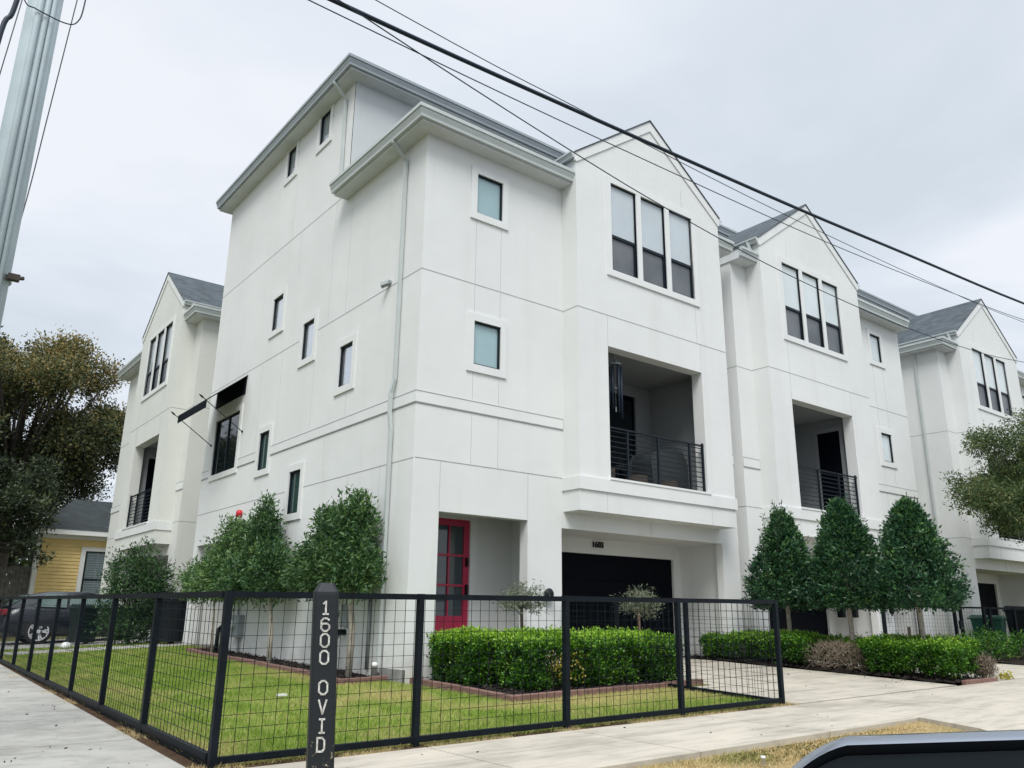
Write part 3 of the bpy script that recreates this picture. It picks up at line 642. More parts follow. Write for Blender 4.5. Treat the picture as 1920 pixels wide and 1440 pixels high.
    # side joints
    def hs_(v0,v1,z):
        segs=[(v0,v1)]
        for h in sideH:
            if h[2]-.16<z<h[3]+.16:
                ns=[]
                for a,b_ in segs:
                    if h[0]-.15>a: ns.append((a,min(b_,h[0]-.15)))
                    if h[1]+.15<b_: ns.append((max(a,h[1]+.15),b_))
                segs=[s for s in ns if s[1]-s[0]>.02]
        return segs
    for z in (3.23,6.58,9.42):
        for a,b_ in hs_(.0 if z<9 else 3.3,depth,z): j.box(uF,uF+jp,a,b_,z-jw,z+jw)
    for v,z0,z1 in ((1.1,-.0,3.22),(5.7,-.0,2.6),(3.4,3.25,4.14),(2.6,4.4,4.86),(2.9,6.6,9.4),(6.0,4.4,6.55),(5.5,8.3,9.4),(7.2,4.4,6.55),(2.3,.2,3.2),(6.1,9.45,11.2),(3.7,6.6,9.4),(4.2,4.4,5.9)):
        jv.box(uF,uF+jp-.001,v-jw*.3,v+jw*.3,z0,z1)
    for z in (3.22,6.55): j.box(-jp,0,0,depth,z-jw,z+jw)
    j.box(uc+.6,uc+.61,3.197,3.2,10,12.1); j.box(6.9,6.91,3.197,3.2,10,12.1)
    def band(*q): bd=MB(T); bd.box(*q); bd.build('trim_band',M['trim'],root)
    band(bu1+.012,uF+.016,-.016,0,4.18,4.36); band(0,bu0-.012,-.016,0,4.14,4.34)
    for a,b_ in hs_(.0,depth,4.27): band(uF,uF+.016,a,b_,4.18,4.36)
    jb=j
    for z in (4.172,4.366):
        jb.box(bu1+.012,uF+.018,-.018,-.001,z-.009,z+.009)
        for a,b_ in hs_(.0,depth,4.27): jb.box(uF,uF+.018,a,b_,z-.009,z+.009)
    for z in (4.133,4.347): jb.box(0,bu0-.012,-.018,-.001,z-.009,z+.009)
    j.build('joints',M['joint'],root)
    # --- roofs
    ov=.30; 
    e=MB(T)   # low eave soffit + fascia over flat part
    uo=uF+ov if wrap else uF
    e.box(bu1+.001,uo,-ov,0.0,ZS,ZS+.02)
    if wrap: e.box(uF,uF+ov,0,3.2,ZS,ZS+.02)
    e.box(bu1+.001,uo,-ov,-ov+.02,ZS+.02,ZS+.27)
    if wrap: e.box(uo-.02,uo,-ov+.02,3.2,ZS+.02,ZS+.27); e.box(uF,uo-.02,3.18,3.2,ZS+.02,ZS+.27)
    else: e.box(uF-.02,uF,-ov+.02,.0,ZS+.02,ZS+.27)
    e.build('low_eave',M['soffit'],root)
    gm=MB(T); prof=[(d,z+ZS+.045) for d,z in GUT]
    path=[(bu1-.02,-ov-.002),(uo+.002,-ov-.002)]+([(uo+.002,3.22)] if wrap else [])
    gm.sweep(path,prof); gm.build('gutter',M['gutter_w'],root)
    rf=MB(T); zt=ZS+.27; sl=.36
    rf.poly([(bu1,-ov-.05,zt),(uo+.05,-ov-.05,zt),(uF-3.2 if wrap else uF,3.2,zt+sl*3.5),(bu1-1.5,3.2,zt+sl*3.5),(bu1-1.5,1,zt+sl*1.3)])
    if wrap: rf.poly([(uo+.05,-ov-.05,zt),(uo+.05,3.2,zt),(uF-3.2,3.2,zt+sl*3.5)])
    rf.build('low_roof',M['shingle'],root)
    # high eave
    e=MB(T); hw=ov+.0
    u0,u1,v0,v1=-hv0,uF+hw,3.2-hw-.05,depth+hw
    e.box(u0,u1,v0,3.2,ZH,ZH+.02); e.box(u0,0,3.2,v1,ZH,ZH+.02); e.box(uF,u1,3.2,v1,ZH,ZH+.02); e.box(0,uF,depth,v1,ZH,ZH+.02)
    e.box(u0,u1,v0,v0+.02,ZH+.02,ZH+.24); e.box(u0,u0+.02,v0+.02,v1,ZH+.02,ZH+.24); e.box(u1-.02,u1,v0+.02,v1,ZH+.02,ZH+.24); e.box(u0+.02,u1-.02,v1-.02,v1,ZH+.02,ZH+.24)
    e.build('high_eave',M['soffit'],root)
    gm=MB(T); prof=[(d,z+ZH+.045) for d,z in GUT]
    gm.sweep(([(u0-.002,v1)] if hv0>.1 else [])+[(u0-.002,v0-.002),(u1+.002,v0-.002),(u1+.002,v1)],prof); gm.build('high_gutter',M['gutter'],root)
    rf=MB(T); z0=ZH+.25; rr=(u1-u0)/2; cu=(u0+u1)/2; zt2=z0+rr*.28; vr0,vr1=v0+rr,v1-rr
    if vr0>vr1: vr0=vr1=(v0+v1)/2; zt2=z0+(v1-v0)/2*.28
    a,b_,c_,d_=(u0-.05,v0-.05,z0),(u1+.05,v0-.05,z0),(u1+.05,v1+.05,z0),(u0-.05,v1+.05,z0); r0=(cu,vr0,zt2); r1=(cu,vr1,zt2)
    rf.poly([a,b_,r0]); rf.poly([c_,d_,r1]); rf.quad(b_,c_,r1,r0); rf.quad(d_,a,r0,r1); rf.build('high_roof',M['shingle'],root)
    # gable roof
    za,ze=11.63,9.93; e0,e1=bu0-.05,bu1+.05; v0=vb-.045; v1=3.2; th=.028
    for nm,ea in (('gable_roof',e0),('gable_roof',e1)):
        g=MB(T); n=[(ea,v0,ze),(uc,v0,za),(uc,v0,za-th*1.25),(ea,v0,ze-th*.9)]
        g.prism(n,(0,v1-v0,0)); g.build(nm,M['shingle'],root)
    k=MB(T); w=.20
    for ea in (e0,e1):
        s_=1 if ea==e0 else -1; sl_=(za-ze)/abs(uc-ea)
        zl=ze-th*1.1; zc=za-th*1.3
        k.prism([(ea,v0+.02,zl),(uc,v0+.02,zc),(uc,v0+.02,zc-w*1.25),(ea+s_*.05,v0+.02,zl-w*.95),(ea,v0+.02,zl-w*.8)],(0,.055,0))
    k.build('rake_board',M['trim'],root)
    for ea,sg in ((e0,-1),(e1,1)):
        k=MB(T)
        p=[(ea,vb-.06),(ea,3.0)] if sg<0 else [(ea,3.0),(ea,vb-.06)]
        # right-hand offset must point outward
        pr=[(d*.85,z*.55+ze-.15) for d,z in GUT]
        if sg<0: p=[(ea,3.0),(ea,vb-.02)]; pr=[(d,z) for d,z in pr]
        else: p=[(ea,vb-.02),(ea,3.0)]
        k.sweep(p,pr); k.build('gable_gutter',M['gutter_w'],root)
    # strip low roof + gutter (outer side)
    o_=ov0
    k=MB(T); k.box(-o_,bu0-.001,-ov,0.,ZS+.0,ZS+.02); k.box(-o_,-.0,0,3.2,ZS,ZS+.02); k.box(-o_,bu0-.001,-ov,-ov+.02,ZS+.02,ZS+.25); k.box(-o_,-o_+.02,-ov+.02,3.2,ZS+.02,ZS+.25)
    k.build('strip_eave',M['soffit'],root)
    k=MB(T); k.sweep([(-o_-.002,3.2),(-o_-.002,-ov-.002),(bu0-.0,-ov-.002)] if o_>.1 else [(-o_-.002,-ov-.002),(bu0-.0,-ov-.002)],[(d,z+ZS+.045) for d,z in GUT]); k.build('strip_gutter',M['gutter_w'],root)
    k=MB(T); zt=ZS+.26; k.poly([(-o_-.03,-ov-.04,zt),(-o_-.03,3.2,zt),(1.6,3.2,zt+.62*1.9),(1.6,1.6,zt+.62*1.9),(bu0,-ov-.04,zt+.0)]); k.build('strip_roof',M['shingle'],root)
    # doors
    k=MB(T)
    for i in range(4):
        z0=-.10+i*.5325; k.box(.69,5.09,gv+.06,gv+.10,z0+.006,z0+.5265); k.box(.69,5.09,gv+.08,gv+.10,z0-.006,z0+.006)
    k.build('garage_door',M['garage'],root)
    if main:
        k=MB(T); k.box(.57,5.21,.2,1.36,-.2,-.1); k.build('garage_apron',M['slab'],root)
    # entry door (panes 2x4)
    k=MB(T); v=ev+.02; z0,z1=-.02,2.46; stl=.12
    k.box(du0+.03,du0+.03+stl,v,v+.04,z0,z1); k.box(du1-.03-stl,du1-.03,v,v+.04,z0,z1)
    pu0,pu1=du0+.03+stl,du1-.03-stl; k.box(pu0,pu1,v,v+.04,2.34,z1); k.box(pu0,pu1,v,v+.04,z0,.75)
    um=(pu0+pu1)/2; k.box(um-.015,um+.015,v,v+.04,.75,2.34)
    for i in range(1,3):
        z=.75+(2.34-.75)*i/3; k.box(pu0,um-.015,v,v+.04,z-.02,z+.02); k.box(um+.015,pu1,v,v+.04,z-.02,z+.02)
    k.box(pu0+.05,pu1-.05,v-.012,v,.12,.6)
    dd=k.build('front_door',M['red'] if main else M['garage'],root)
    g=MB(T); g.quad((pu0,v+.03,.75),(pu1,v+.03,.75),(pu1,v+.03,2.34),(pu0,v+.03,2.34)); g.build('glass',M['doorglass'],dd)
    hh=MB(T); hu=du0+.09; hh.box(hu-.02,hu+.02,v-.05,v-.001,1.62,1.78); hh.box(hu-.015,hu+.015,v-.06,v-.001,1.1,1.3); hh.build('handle',M['blackp'],dd)
    fr=MB(T)
    for u0_,u1_ in ((du0-.1,du0+.03),(du1-.03,du1+.1)): fr.box(u0_,u1_,ev-.02,ev+.06,-.1,2.46)
    fr.box(du0-.1,du1+.1,ev-.02,ev+.06,2.46,2.54); fr.build('door_frame',M['trim'],dd)
    # downspouts
    def spout(pts,r=.042,name='downspout'):
        s=MB(T)
        s.tube(pts,r,4); s.build(name,M['gutter_w'],root)
    if main:
        spout([(uF+.34,.66,ZS+.16),(uF+.34,.66,ZS+.02),(uF+.05,.66,ZS-.28),(uF+.05,.66,4.7),(uF+.08,.72,4.45),(uF+.08,.72,4.1),(uF+.055,.70,3.8),(uF+.055,.70,-.12)])
        spout([(uF+.34,3.55,ZH+.14),(uF+.34,3.55,ZH+.0),(uF+.05,3.55,ZH-.3),(uF+.05,3.5,9.9),(uF+.15,3.1,9.62)])
    else:
        spout([(-.05,.71,9.3),(-.05,.71,.1)])
        spout([(bu0-.12,-.2,9.9),(bu0-.12,-.28,9.55)])
    return root
A=townhouse('large white townhouse with red front door and number 1603 above its black garage',lambda u,v,z:(8.42-u,v,z),(4.2,0,-.1),main=True,ov0=.03)
B=townhouse('white townhouse behind the three clipped conical trees, right of the red door house',lambda u,v,z:(8.8+u,v,z),(13,0,0),ov0=.03,uF=8.15,wrap=False,flatwin=(6.43,7.0),glass='glass_pale',tri='glass_pale',balcony_door='side',mirror_hand=True)
C=townhouse('furthest white townhouse, cut off by the right edge of the photo',lambda u,v,z:(19.5+u,v,z),(23.7,0,0),ov0=.28,hv0=.3,flatwin=(6.43,7.0),glass='glass_pale',tri='glass_pale',balcony_door='side',mirror_hand=True)
D=townhouse('cream white townhouse with slate gable, set back at left behind the bushy shrub',lambda u,v,z:(v,12.53+u,z),(0,16.7,0),ov0=.28,hv0=.3,mat='stucco_b',flatwin=(6.43,7.0),tri='glass_mix',glass='glass_dark',balcony_door='side',mirror_hand=True)
# house number
def text_obj(name,txt,size,ext,mat,M4,parent):
    cu=bpy.data.curves.new(name,'FONT'); cu.body=txt; cu.size=size; cu.extrude=ext; cu.align_x='CENTER'; cu.offset=.003
    o=bpy.data.objects.new(name+'_c',cu); COL.objects.link(o); bpy.context.view_layer.update()
    me=bpy.data.meshes.new_from_object(o.evaluated_get(bpy.context.evaluated_depsgraph_get())); bpy.data.objects.remove(o)
    for v in me.vertices: v.co=tuple(np.array(M4(*v.co))-wloc(parent))
    me.materials.clear(); me.materials.append(mat); me.name=name
    q=bpy.data.objects.new(name,me); COL.objects.link(q); q.parent=parent; return q
text_obj('house_number','1603',.17,.012,M['black_num'],lambda x,y,z:(5.35+x,1.27-z,2.165+y),A)

# things fixed to the main house
m=MB(); m.lathe((-.0,7.63,2.97),[(.06,-.06),(.08,-.05),(.08,.0),(.07,.04),(.03,.07)],14,'x')
o=thing('fire_bell','red alarm bell on the white side wall above the laurel trees','alarm bell',(0,7.63,2.93))
m=MB(); m.lathe((0,7.63,2.99),[(.05,0),(.085,-.02),(.09,-.08),(.07,-.11),(.02,-.12)],16,'x'); m.build('bell',M['bell'],o,True)
m=MB(); m.box(-.03,0,7.57,7.69,2.74,2.82); m.build('base',M['white_pl'],o)
o=thing('flood_light','small grey security light beside the downspout of the white house','light',(0,1.09,6.66))
m=MB(); m.lathe((-.02,1.09,6.66),[(.05,0.02),(.05,-.02)],12,'x'); m.build('base',M['greybox'],o)
m=MB(); m.tube([(-.03,1.1,6.65),(-.14,1.2,6.60)],[.045,.06],8); m.build('lamp_head',M['metal'],o)
# awning
o=thing('window_awning','black canvas awning on two spear-tipped poles over the side window','awning',(0,9.25,6.5))
m=MB(); y0,y1=8.15,10.38
m.prism([(0,y0,6.50),(-.93,y0,5.72),(-.95,y0,5.70),(-.95,y0,5.50),(-.935,y0,5.50),(-.935,y0,5.69),(-.0,y0,6.47)],(0,y1-y0,0))
m.build('canvas',M['awning'],o)
m=MB(); m.box(-.03,-.004,y0+.05,y1-.05,6.02,6.46); m.build('shade_panel',M['awning'],o)  # black sheet standing in for the awning's shade on the wall
for y in (8.13,10.40):
    m=MB(); m.tube([(-.02,y,5.04),(-1.06,y,5.74)],.011,6); p=m.build('pole',M['blackp'],o)
    m=MB(); m.tube([(-1.02,y,5.713),(-1.06,y,5.74),(-1.10,y,5.767),(-1.15,y,5.80)],[.012,.026,.022,.002],6); m.tube([(0,y,5.03),(-.03,y,5.045)],.03,8); m.build('spear_tip',M['blackp'],p)
# meters and pipes
o=thing('electric_meter','grey electric meter box with conduit low on the side wall behind the left laurel','meter',(0,7,.3))
m=MB(); m.box(-.14,0,6.78,7.22,.25,.72); m.build('box',M['greybox'],o,bevel=.01)
m=MB(); m.lathe((-.14,7,.52),[(.10,0),(.10,-.07),(.08,-.09)],16,'x'); m.build('meter_dial',M['glass_pale'],o)
m=MB(); m.tube([(-.05,6.9,.25),(-.05,6.9,-.1)],.025,8); m.tube([(-.04,7.1,.72),(-.04,7.1,1.5)],.02,8); m.build('conduit',M['metal'],o)
def gooseneck(y,lab):
    m=MB(); m.tube([(-.22,y,-.16),(-.22,y,.28),(-.20,y+.03,.40),(-.12,y+.06,.46),(-.0,y+.06,.46)],[.045,.045,.05,.05,.05],8)
    return tag(m.build('gooseneck_pipe',M['blackp'],None,True,loc=(-.2,y,-.16)),lab,'pipe')
gooseneck(7.75,'black gooseneck vent pipe beside the electric meter')
gooseneck(1.95,'black gooseneck pipe below the small grey box on the side wall')
m=MB(); m.box(-.09,0,1.83,2.06,.55,.92); tag(m.build('junction_box',M['greybox'],None,bevel=.01,loc=(0,1.95,.55)),'small grey junction box on the side wall above the gooseneck pipe','utility box')
m=MB(); m.tube([(-.03,1.12,1.15),(-.03,1.12,-.1)],.032,8); m.tube([(-.03,1.12,1.1),(-.03,.98,1.1),(-.03,.9,.95)],.008,5); tag(m.build('conduit',M['metal'],None,True,loc=(0,1.1,-.1)),'grey vertical conduit on the side wall near the front corner','conduit')
m=MB(); m.lathe((-.16,.62,-.3),[(.045,0),(.045,.27),(.052,.27),(.052,.32),(.02,.34)],12); tag(m.build('cleanout_pipe',M['white_pl'],None,True,loc=(-.16,.62,-.3)),'short white cleanout pipe at the front corner of the house','pipe')
m=MB(); m.tube([(-.03,2.2,.8),(-.05,2.3,.5),(-.06,2.15,.35),(-.03,2.0,.5)],.008,5); m.tube([(-.02,2.0,.9),(-.02,2.0,1.4),(-.02,1.2,1.4)],.008,5)
tag(m.build('loose_cable',M['cable'],None,True,loc=(0,2.1,.5)),'thin black cable looping on the side wall beside the junction box','cable')

# balcony furniture of the main house
o=thing('wind_chime','dark long-tubed wind chime hanging in the balcony opening','wind chime',(4.6,-.1,5.95))
m=MB(); m.tube([(4.6,-.1,5.97),(4.6,-.1,5.85)],.004,4)
for k in range(6):
    a=k*math.pi/3; m.tube([(4.6,-.1,5.86),(4.6+.12*math.cos(a),-.1+.12*math.sin(a),5.72)],.003,3)
m.lathe((4.6,-.1,5.70),[(.13,0),(.135,.02),(.12,.03)],16); m.build('hanger_ring',M['metal'],o)
for k in range(6):
    a=k*math.pi/3+.3; x,y=4.6+.12*math.cos(a),-.1+.12*math.sin(a); L=.62+.09*k
    m=MB(); m.tube([(x,y,5.66),(x,y,5.66-L)],.024,8); m.build('chime_tube',M['cable'],o,True)
m=MB(); m.tube([(4.6,-.1,5.7),(4.6,-.1,4.78)],.003,3); m.lathe((4.6,-.1,5.2),[(.05,0),(.05,.015)],12); m.box(4.585,4.615,-.104,-.096,4.72,4.82); m.build('striker',M['metal'],o)
o=thing('covered_grill','barbecue grill under a dark cover at the right end of the red door balcony','grill',(6.4,.55,3.22))
m=MB(); m.prism([(5.99,.2,3.35),(5.94,.2,3.95),(6.02,.2,4.1),(6.19,.2,4.17),(6.64,.2,4.24),(6.89,.2,4.22),(7.04,.2,3.95),(7.04,.2,3.35)],(0,.62,0)); m.build('cover',M['cover'],o,bevel=.04)
m=MB(); [m.box(x,x+.05,y,y+.05,3.22,3.36) for x in (6.0,6.85) for y in (.25,.72)]; m.build('legs',M['blackp'],o)
def basket(x,y,r,h,lab):
    o=thing('wicker_planter',lab,'planter',(x,y,3.22)); m=MB(); m.lathe((x,y,3.22),[(r*.8,0),(r,.5*h),(r,h),(r*.9,h),(r*.88,h-.03)],18); m.build('basket',M['wicker'],o,True)
    m=MB(); m.lathe((x,y,3.22+h-.04),[(r*.86,0),(r*.5,.02)],14); m.build('soil',M['mulch'],o)
basket(6.15,-.02,.2,.26,'round brown wicker planter in front of the covered grill')
basket(5.35,.1,.22,.3,'brown wicker planter in the middle of the balcony')
basket(4.35,0,.2,.34,'brown wicker planter behind the left end of the balcony rail')
o=thing('bistro_chair','black metal bistro chair in the middle of the balcony','chair',(5.0,.3,3.22))
m=MB(); m.lathe((5.0,.3,3.67),[(.19,0),(.2,.015),(.19,.03)],16); m.build('seat',M['black_rail'],o)
m=MB()
for k in range(9):
    a=math.pi*(k/8); m.tube([(5.0+.19*math.cos(a),.3+.19*math.sin(a),3.69),(5.0+.2*math.cos(a)*.9,.42+.12*math.sin(a),4.1-.12*abs(math.cos(a)))],.006,4)
m.build('backrest',M['black_rail'],o)
for sx in(-1,1):
    for sy in (-1,1):
        m=MB(); m.tube([(5.0+.14*sx,.3+.14*sy,3.67),(5.0+.18*sx,.3+.18*sy,3.22)],.009,5); m.build('leg',M['black_rail'],o)
o=thing('side_table','small dark balcony table with a pale planter box on it','table',(4.3,.35,3.22))
m=MB(); m.lathe((4.3,.35,3.90),[(.28,0),(.28,.02)],18); m.build('top',M['black_rail'],o)
for k in range(3):
    m=MB(); m.tube([(4.3+.1*math.cos(k*2.1),.35+.1*math.sin(k*2.1),3.9),(4.3+.24*math.cos(k*2.1),.35+.24*math.sin(k*2.1),3.22)],.01,5); m.build('leg',M['black_rail'],o)
m=MB(); m.prism([(4.12,.25,3.925),(4.5,.25,3.925),(4.53,.25,4.1),(4.09,.25,4.1)],(0,.2,0)); tag(m.build('planter_box',M['white_pl'],None,bevel=.01,loc=(4.3,.35,3.925)),'pale rectangular planter box standing on the balcony table','planter')

# ------------------------------------------------------------------ fence
def fence_line(root,P,posts,H0,base,rows=12,boards=False,postw=.055,top=.05,skip=False):
    """P(t)->(x,y,z ground); posts list of t in metres"""
    def beam(m,a,b,w,h,off):
        A_=np.array(P(a),float);B_=np.array(P(b),float); t=(B_-A_)[:2]; t/=np.linalg.norm(t); n=np.array([-t[1],t[0]])*w/2
        lo=[];hi=[]
        for q in (A_,B_):
            for s in (1,-1): lo.append((q[0]+s*n[0],q[1]+s*n[1],q[2]+off)); hi.append((q[0]+s*n[0],q[1]+s*n[1],q[2]+off+h))
        m.add([lo[0],lo[1],lo[3],lo[2],hi[0],hi[1],hi[3],hi[2]],[(0,3,2,1),(4,5,6,7),(0,1,5,4),(1,2,6,5),(2,3,7,6),(3,0,4,7)])
    for a,b in zip(posts[:-1],posts[1:]):
        m=MB(); beam(m,a+postw/2,b-postw/2,.048,top,H0-top); m.build('top_rail',M['black'],root)
        m=MB(); beam(m,a+postw/2,b-postw/2,.048,.05,base); 
        if boards: beam(m,a+postw/2,b-postw/2,.03,.09,base-.095)
        m.build('bottom_rail',M['black'],root)
        m=MB(); L=b-a; n=int(L/.1016); z0=base+.05; z1=H0-top; r=.0027
        A_=np.array(P(a));B_=np.array(P(b))
        for i in range(1,n+1):
            s=(i-.5)/n; p=A_*(1-s)+B_*s; wv=.004*math.sin(i*1.7); m.tube([(p[0],p[1],p[2]+z0),(p[0]+wv,p[1]+wv,p[2]+(z0+z1)/2),(p[0],p[1],p[2]+z1)],r,4,False)
        for k in range(1,rows):
            z=z0+(z1-z0)*k/rows; m.tube([(A_[0],A_[1],A_[2]+z),(B_[0],B_[1],B_[2]+z)],r,4,False)
        m.build('wire_mesh',M['black'],root)
    for a in posts[1 if skip else 0:]:
        m=MB(); p=P(a); w=postw/2; q=P(a+.01); t=np.array(q[:2])-np.array(p[:2]); t/=np.linalg.norm(t)+1e-9; n=np.array([-t[1],t[0]])
        c=[np.array(p[:2])+w*(sx*t+sy*n) for sx,sy in ((-1,-1),(1,-1),(1,1),(-1,1))]
        m.add([(x,y,p[2]-.12) for x,y in c]+[(x,y,p[2]+H0+.002) for x,y in c],[(3,2,1,0),(4,5,6,7)]+[(i,(i+1)%4,4+(i+1)%4,4+i) for i in range(4)])
        m.build('post',M['black'],root)
F1=thing('mesh_fence','black steel fence with square wire mesh round the corner lawn','fence',(-4.38,-4.68,-.36))
def line(a,b):
    a=np.array(a,float);b=np.array(b,float);L=np.linalg.norm((b-a)[:2]); return (lambda t:tuple(a+(b-a)*t/L)),L
fp,L=line((-4.44,-4.70,-.36),(2.79,-4.70,-.28)); fence_line(F1,fp,[0,1.77,3.55,5.30,L-.0],1.28,.02)
fp,L=line((-4.44,-4.70,-.36),(-4.18,15.2,-.20)); fence_line(F1,fp,[.06]+[2.02+1.83*i for i in range(10)],1.28,.04,boards=True,skip=True)
fp,L=line((2.80,-4.64,-.28),(3.12,-.12,-.15)); fence_line(F1,fp,[.0,1.56,3.1,4.5],1.27,.0,skip=True)
F2=thing('mesh_fence','black mesh fence and gate in front of the gap between the second and third houses','fence',(14.2,0,-.1))
fp,L=line((14.2,-.06,-.12),(20.4,-1.45,-.12)); fence_line(F2,fp,[0,1.3,2.7,2.95,3.9,4.15,5.2,L],1.27,.0,postw=.07)
m=MB(); m.box(16.9,17.0,-.75,-.70,.55,.78); m.tube([(16.95,-.72,.75),(16.97,-.74,.88),(16.99,-.72,.78)],.01,5); m.build('gate_latch',M['black'],F2)
o=thing('lock_box','small black lockbox hanging on the far gate fence','lock box',(14.5,-.2,.3)); m=MB(); m.box(14.45,14.57,-.22,-.15,.22,.42); m.build('body',M['blackp'],o,bevel=.01); m=MB(); m.tube([(14.48,-.18,.42),(14.48,-.18,.52),(14.54,-.18,.52),(14.54,-.18,.42)],.008,5); m.build('shackle',M['metal'],o)
o=thing('lock_box','blue lockbox hanging beside the black one on the far gate fence','lock box',(14.95,-.3,.1)); m=MB(); m.box(14.88,15.05,-.33,-.26,.0,.34); m.build('body',M['blue'],o,bevel=.01); m=MB(); m.tube([(14.92,-.3,.34),(14.92,-.3,.6),(15.0,-.3,.6),(15.0,-.3,.34)],.02,6); m.build('shackle',M['wicker'],o)
m=MB(); m.lathe((14.42,-.14,1.0),[(.08,0),(.09,-.05),(.03,-.10)],12,'y'); tag(m.build('camera_ball',M['blackp'],None,True,loc=(14.42,-.14,1.0)),'round black lamp on the wall end of the far gate fence','lamp')
# wall lanterns (dark boxes) of the second house
for y,lab in ((.91,'black rectangular wall box left of the middle clipped tree trunk'),(.55,'black rectangular wall box right of the middle clipped tree trunk')):
    m=MB(); m.box(13.80,13.92,y-.09,y+.09,.82,1.32); m.lathe((13.86,y,1.32),[(.04,0),(.02,.05)],8); tag(m.build('wall_box',M['blackp'],None,bevel=.01,loc=(13.9,y,.82)),lab,'wall box')
o=thing('sconce','round black wall lamp on the pier between the red door and the garage','wall lamp',(2.75,0,1.13)); m=MB(); m.lathe((2.83,0,1.14),[(.05,0),(.05,-.03),(.09,-.05),(.10,-.1),(.07,-.14)],14,'y'); m.build('shade',M['blackp'],o,True)

# ------------------------------------------------------------------ street sign post
sx,sy,sg=-4.62,-6.80,-.40
az=math.atan2(-6.76-sx,-11.29-sy)  # towards the street corner
ca,sa=math.cos(-az),math.sin(-az)
def SP(x,y,z):  # local: -y faces the street
    a=math.atan2(sx+6.76,sy+11.29)*.8
    x=x+.036*(.915-z)/.97
    return (sx+x*math.cos(a)+y*math.sin(a),sy-x*math.sin(a)+y*math.cos(a),z)
o=thing('street_marker_post','black wooden street marker post reading 1600 OVID in white','post',(sx,sy,sg))
m=MB(SP); w0,w1=.0715,.069; ch=.016
def octo(w,z,c): return [(-w+c,-w,z),(w-c,-w,z),(w,-w+c,z),(w,w-c,z),(w-c,w,z),(-w+c,w,z),(-w,w-c,z),(-w,-w+c,z)]
rings=[octo(w0,sg-.2,ch),octo(w0,sg+.3,ch),octo(w1,.86,ch),octo(w1*.98,.875,ch),octo(w1*.60,.925,.012)]
vs=[p for r in rings for p in r]; fs=[tuple(range(7,-1,-1)),tuple(range(32,40))]+[(8*i+k,8*i+(k+1)%8,8*i+8+(k+1)%8,8*i+8+k) for i in range(4) for k in range(8)]
m.add(vs,fs); m.build('post_body',M['worn'],o,bevel=.003)
def glyph(ch,zc,h,w,xo=0):
    P={'1':[[(-.28,.32),(0,.5),(0,-.5)],[(-.3,-.5),(.3,-.5)]],
       '0':[[(-.2,.5),(.2,.5),(.5,.3),(.5,-.3),(.2,-.5),(-.2,-.5),(-.5,-.3),(-.5,.3),(-.2,.5)]],
       '6':[[(.42,.38),(.2,.5),(-.2,.5),(-.5,.3),(-.5,-.3),(-.2,-.5),(.2,-.5),(.5,-.3),(.5,-.08),(.25,.08),(-.25,.08),(-.5,-.05)]],
       'O':[[(-.2,.5),(.2,.5),(.5,.3),(.5,-.3),(.2,-.5),(-.2,-.5),(-.5,-.3),(-.5,.3),(-.2,.5)]],
       'V':[[(-.45,.5),(0,-.5),(.45,.5)]],
       'I':[[(0,.5),(0,-.5)],[(-.28,.5),(.28,.5)],[(-.28,-.5),(.28,-.5)]],
       'D':[[(-.4,.5),(-.4,-.5),(.2,-.5),(.45,-.3),(.45,.3),(.2,.5),(-.4,.5)]]}[ch]
    m=MB(SP); f=lerp(zc,[sg+.3,.86],[w0,w1]); sw=.0047
    for st_ in P:
        pts=[(xo+x*w,z*h+zc) for x,z in st_]; n=len(pts)
        for (a,b),(c,d) in zip(pts[:-1],pts[1:]):
            L=math.hypot(c-a,d-b); tx,tz=(c-a)/L,(d-b)/L; nx,nz=-tz*sw,tx*sw; a-=tx*sw*.8;b-=tz*sw*.8;c+=tx*sw*.8;d+=tz*sw*.8
            m.prism([(a+nx,-f-.006,b+nz),(c+nx,-f-.006,d+nz),(c-nx,-f-.006,d-nz),(a-nx,-f-.006,b-nz)],(0,.008,0))
    m.build('letter' if ch.isalpha() else 'digit',M['white_letter'],o)
for chx,py in (('1',1138),('6',1171),('0',1201.5),('0',1234),('O',1291),('V',1327),('I',1362),('D',1396)):
    # heights measured on the post face
    zc=lerp(py,[1092,1440],[.915,-.055]); glyph(chx,zc,.069,.045,{'D':-.004}.get(chx,0)-.004)

# ------------------------------------------------------------------ utility pole and wires
o=thing('utility_pole','tall blue-grey ribbed utility pole leaning into the upper left corner','utility pole',(-6.29,-2.5,-.4))
m=MB(); m.tube([(-6.29,-2.5,-.6),(-6.29,-2.5,4),(-6.29,-2.5,11)],[.175,.165,.15],20); m.build('shaft',M['pole'],o,True)
for k,(dx,r) in enumerate(((-.05,.035),(.02,.028),(.075,.028))):
    m=MB(); y=-2.5-math.sqrt(max(0,.165**2-dx**2))-.004; m.tube([(-6.29+dx,y,-.5),(-6.29+dx*.95,y+.012,11)],r,8); m.build('conduit',M['pole'],o,True)
m=MB(); m.lathe((-6.29,-2.5,3.80),[(.185,0),(.185,.05)],20); m.build('clamp_band',M['metal'],o)
m=MB(); m.box(-6.16,-6.06,-2.69,-2.62,3.79,3.85); m.tube([(-6.08,-2.66,3.82),(-6.03,-2.69,3.82)],.02,6); m.build('clamp_bolt',M['bark_d'],o)
def catmull(P,k=5):
    P=[np.array(p,float) for p in P]; Q=[2*P[0]-P[1]]+P+[2*P[-1]-P[-2]]; out=[]
    for i in range(1,len(Q)-2):
        for j in range(k):
            t=j/k; a,b,c,d=Q[i-1:i+3]; out.append(.5*((2*b)+(-a+c)*t+(2*a-5*b+4*c-d)*t*t+(-a+3*b-3*c+d)*t**3))
    out.append(P[-1]); return out
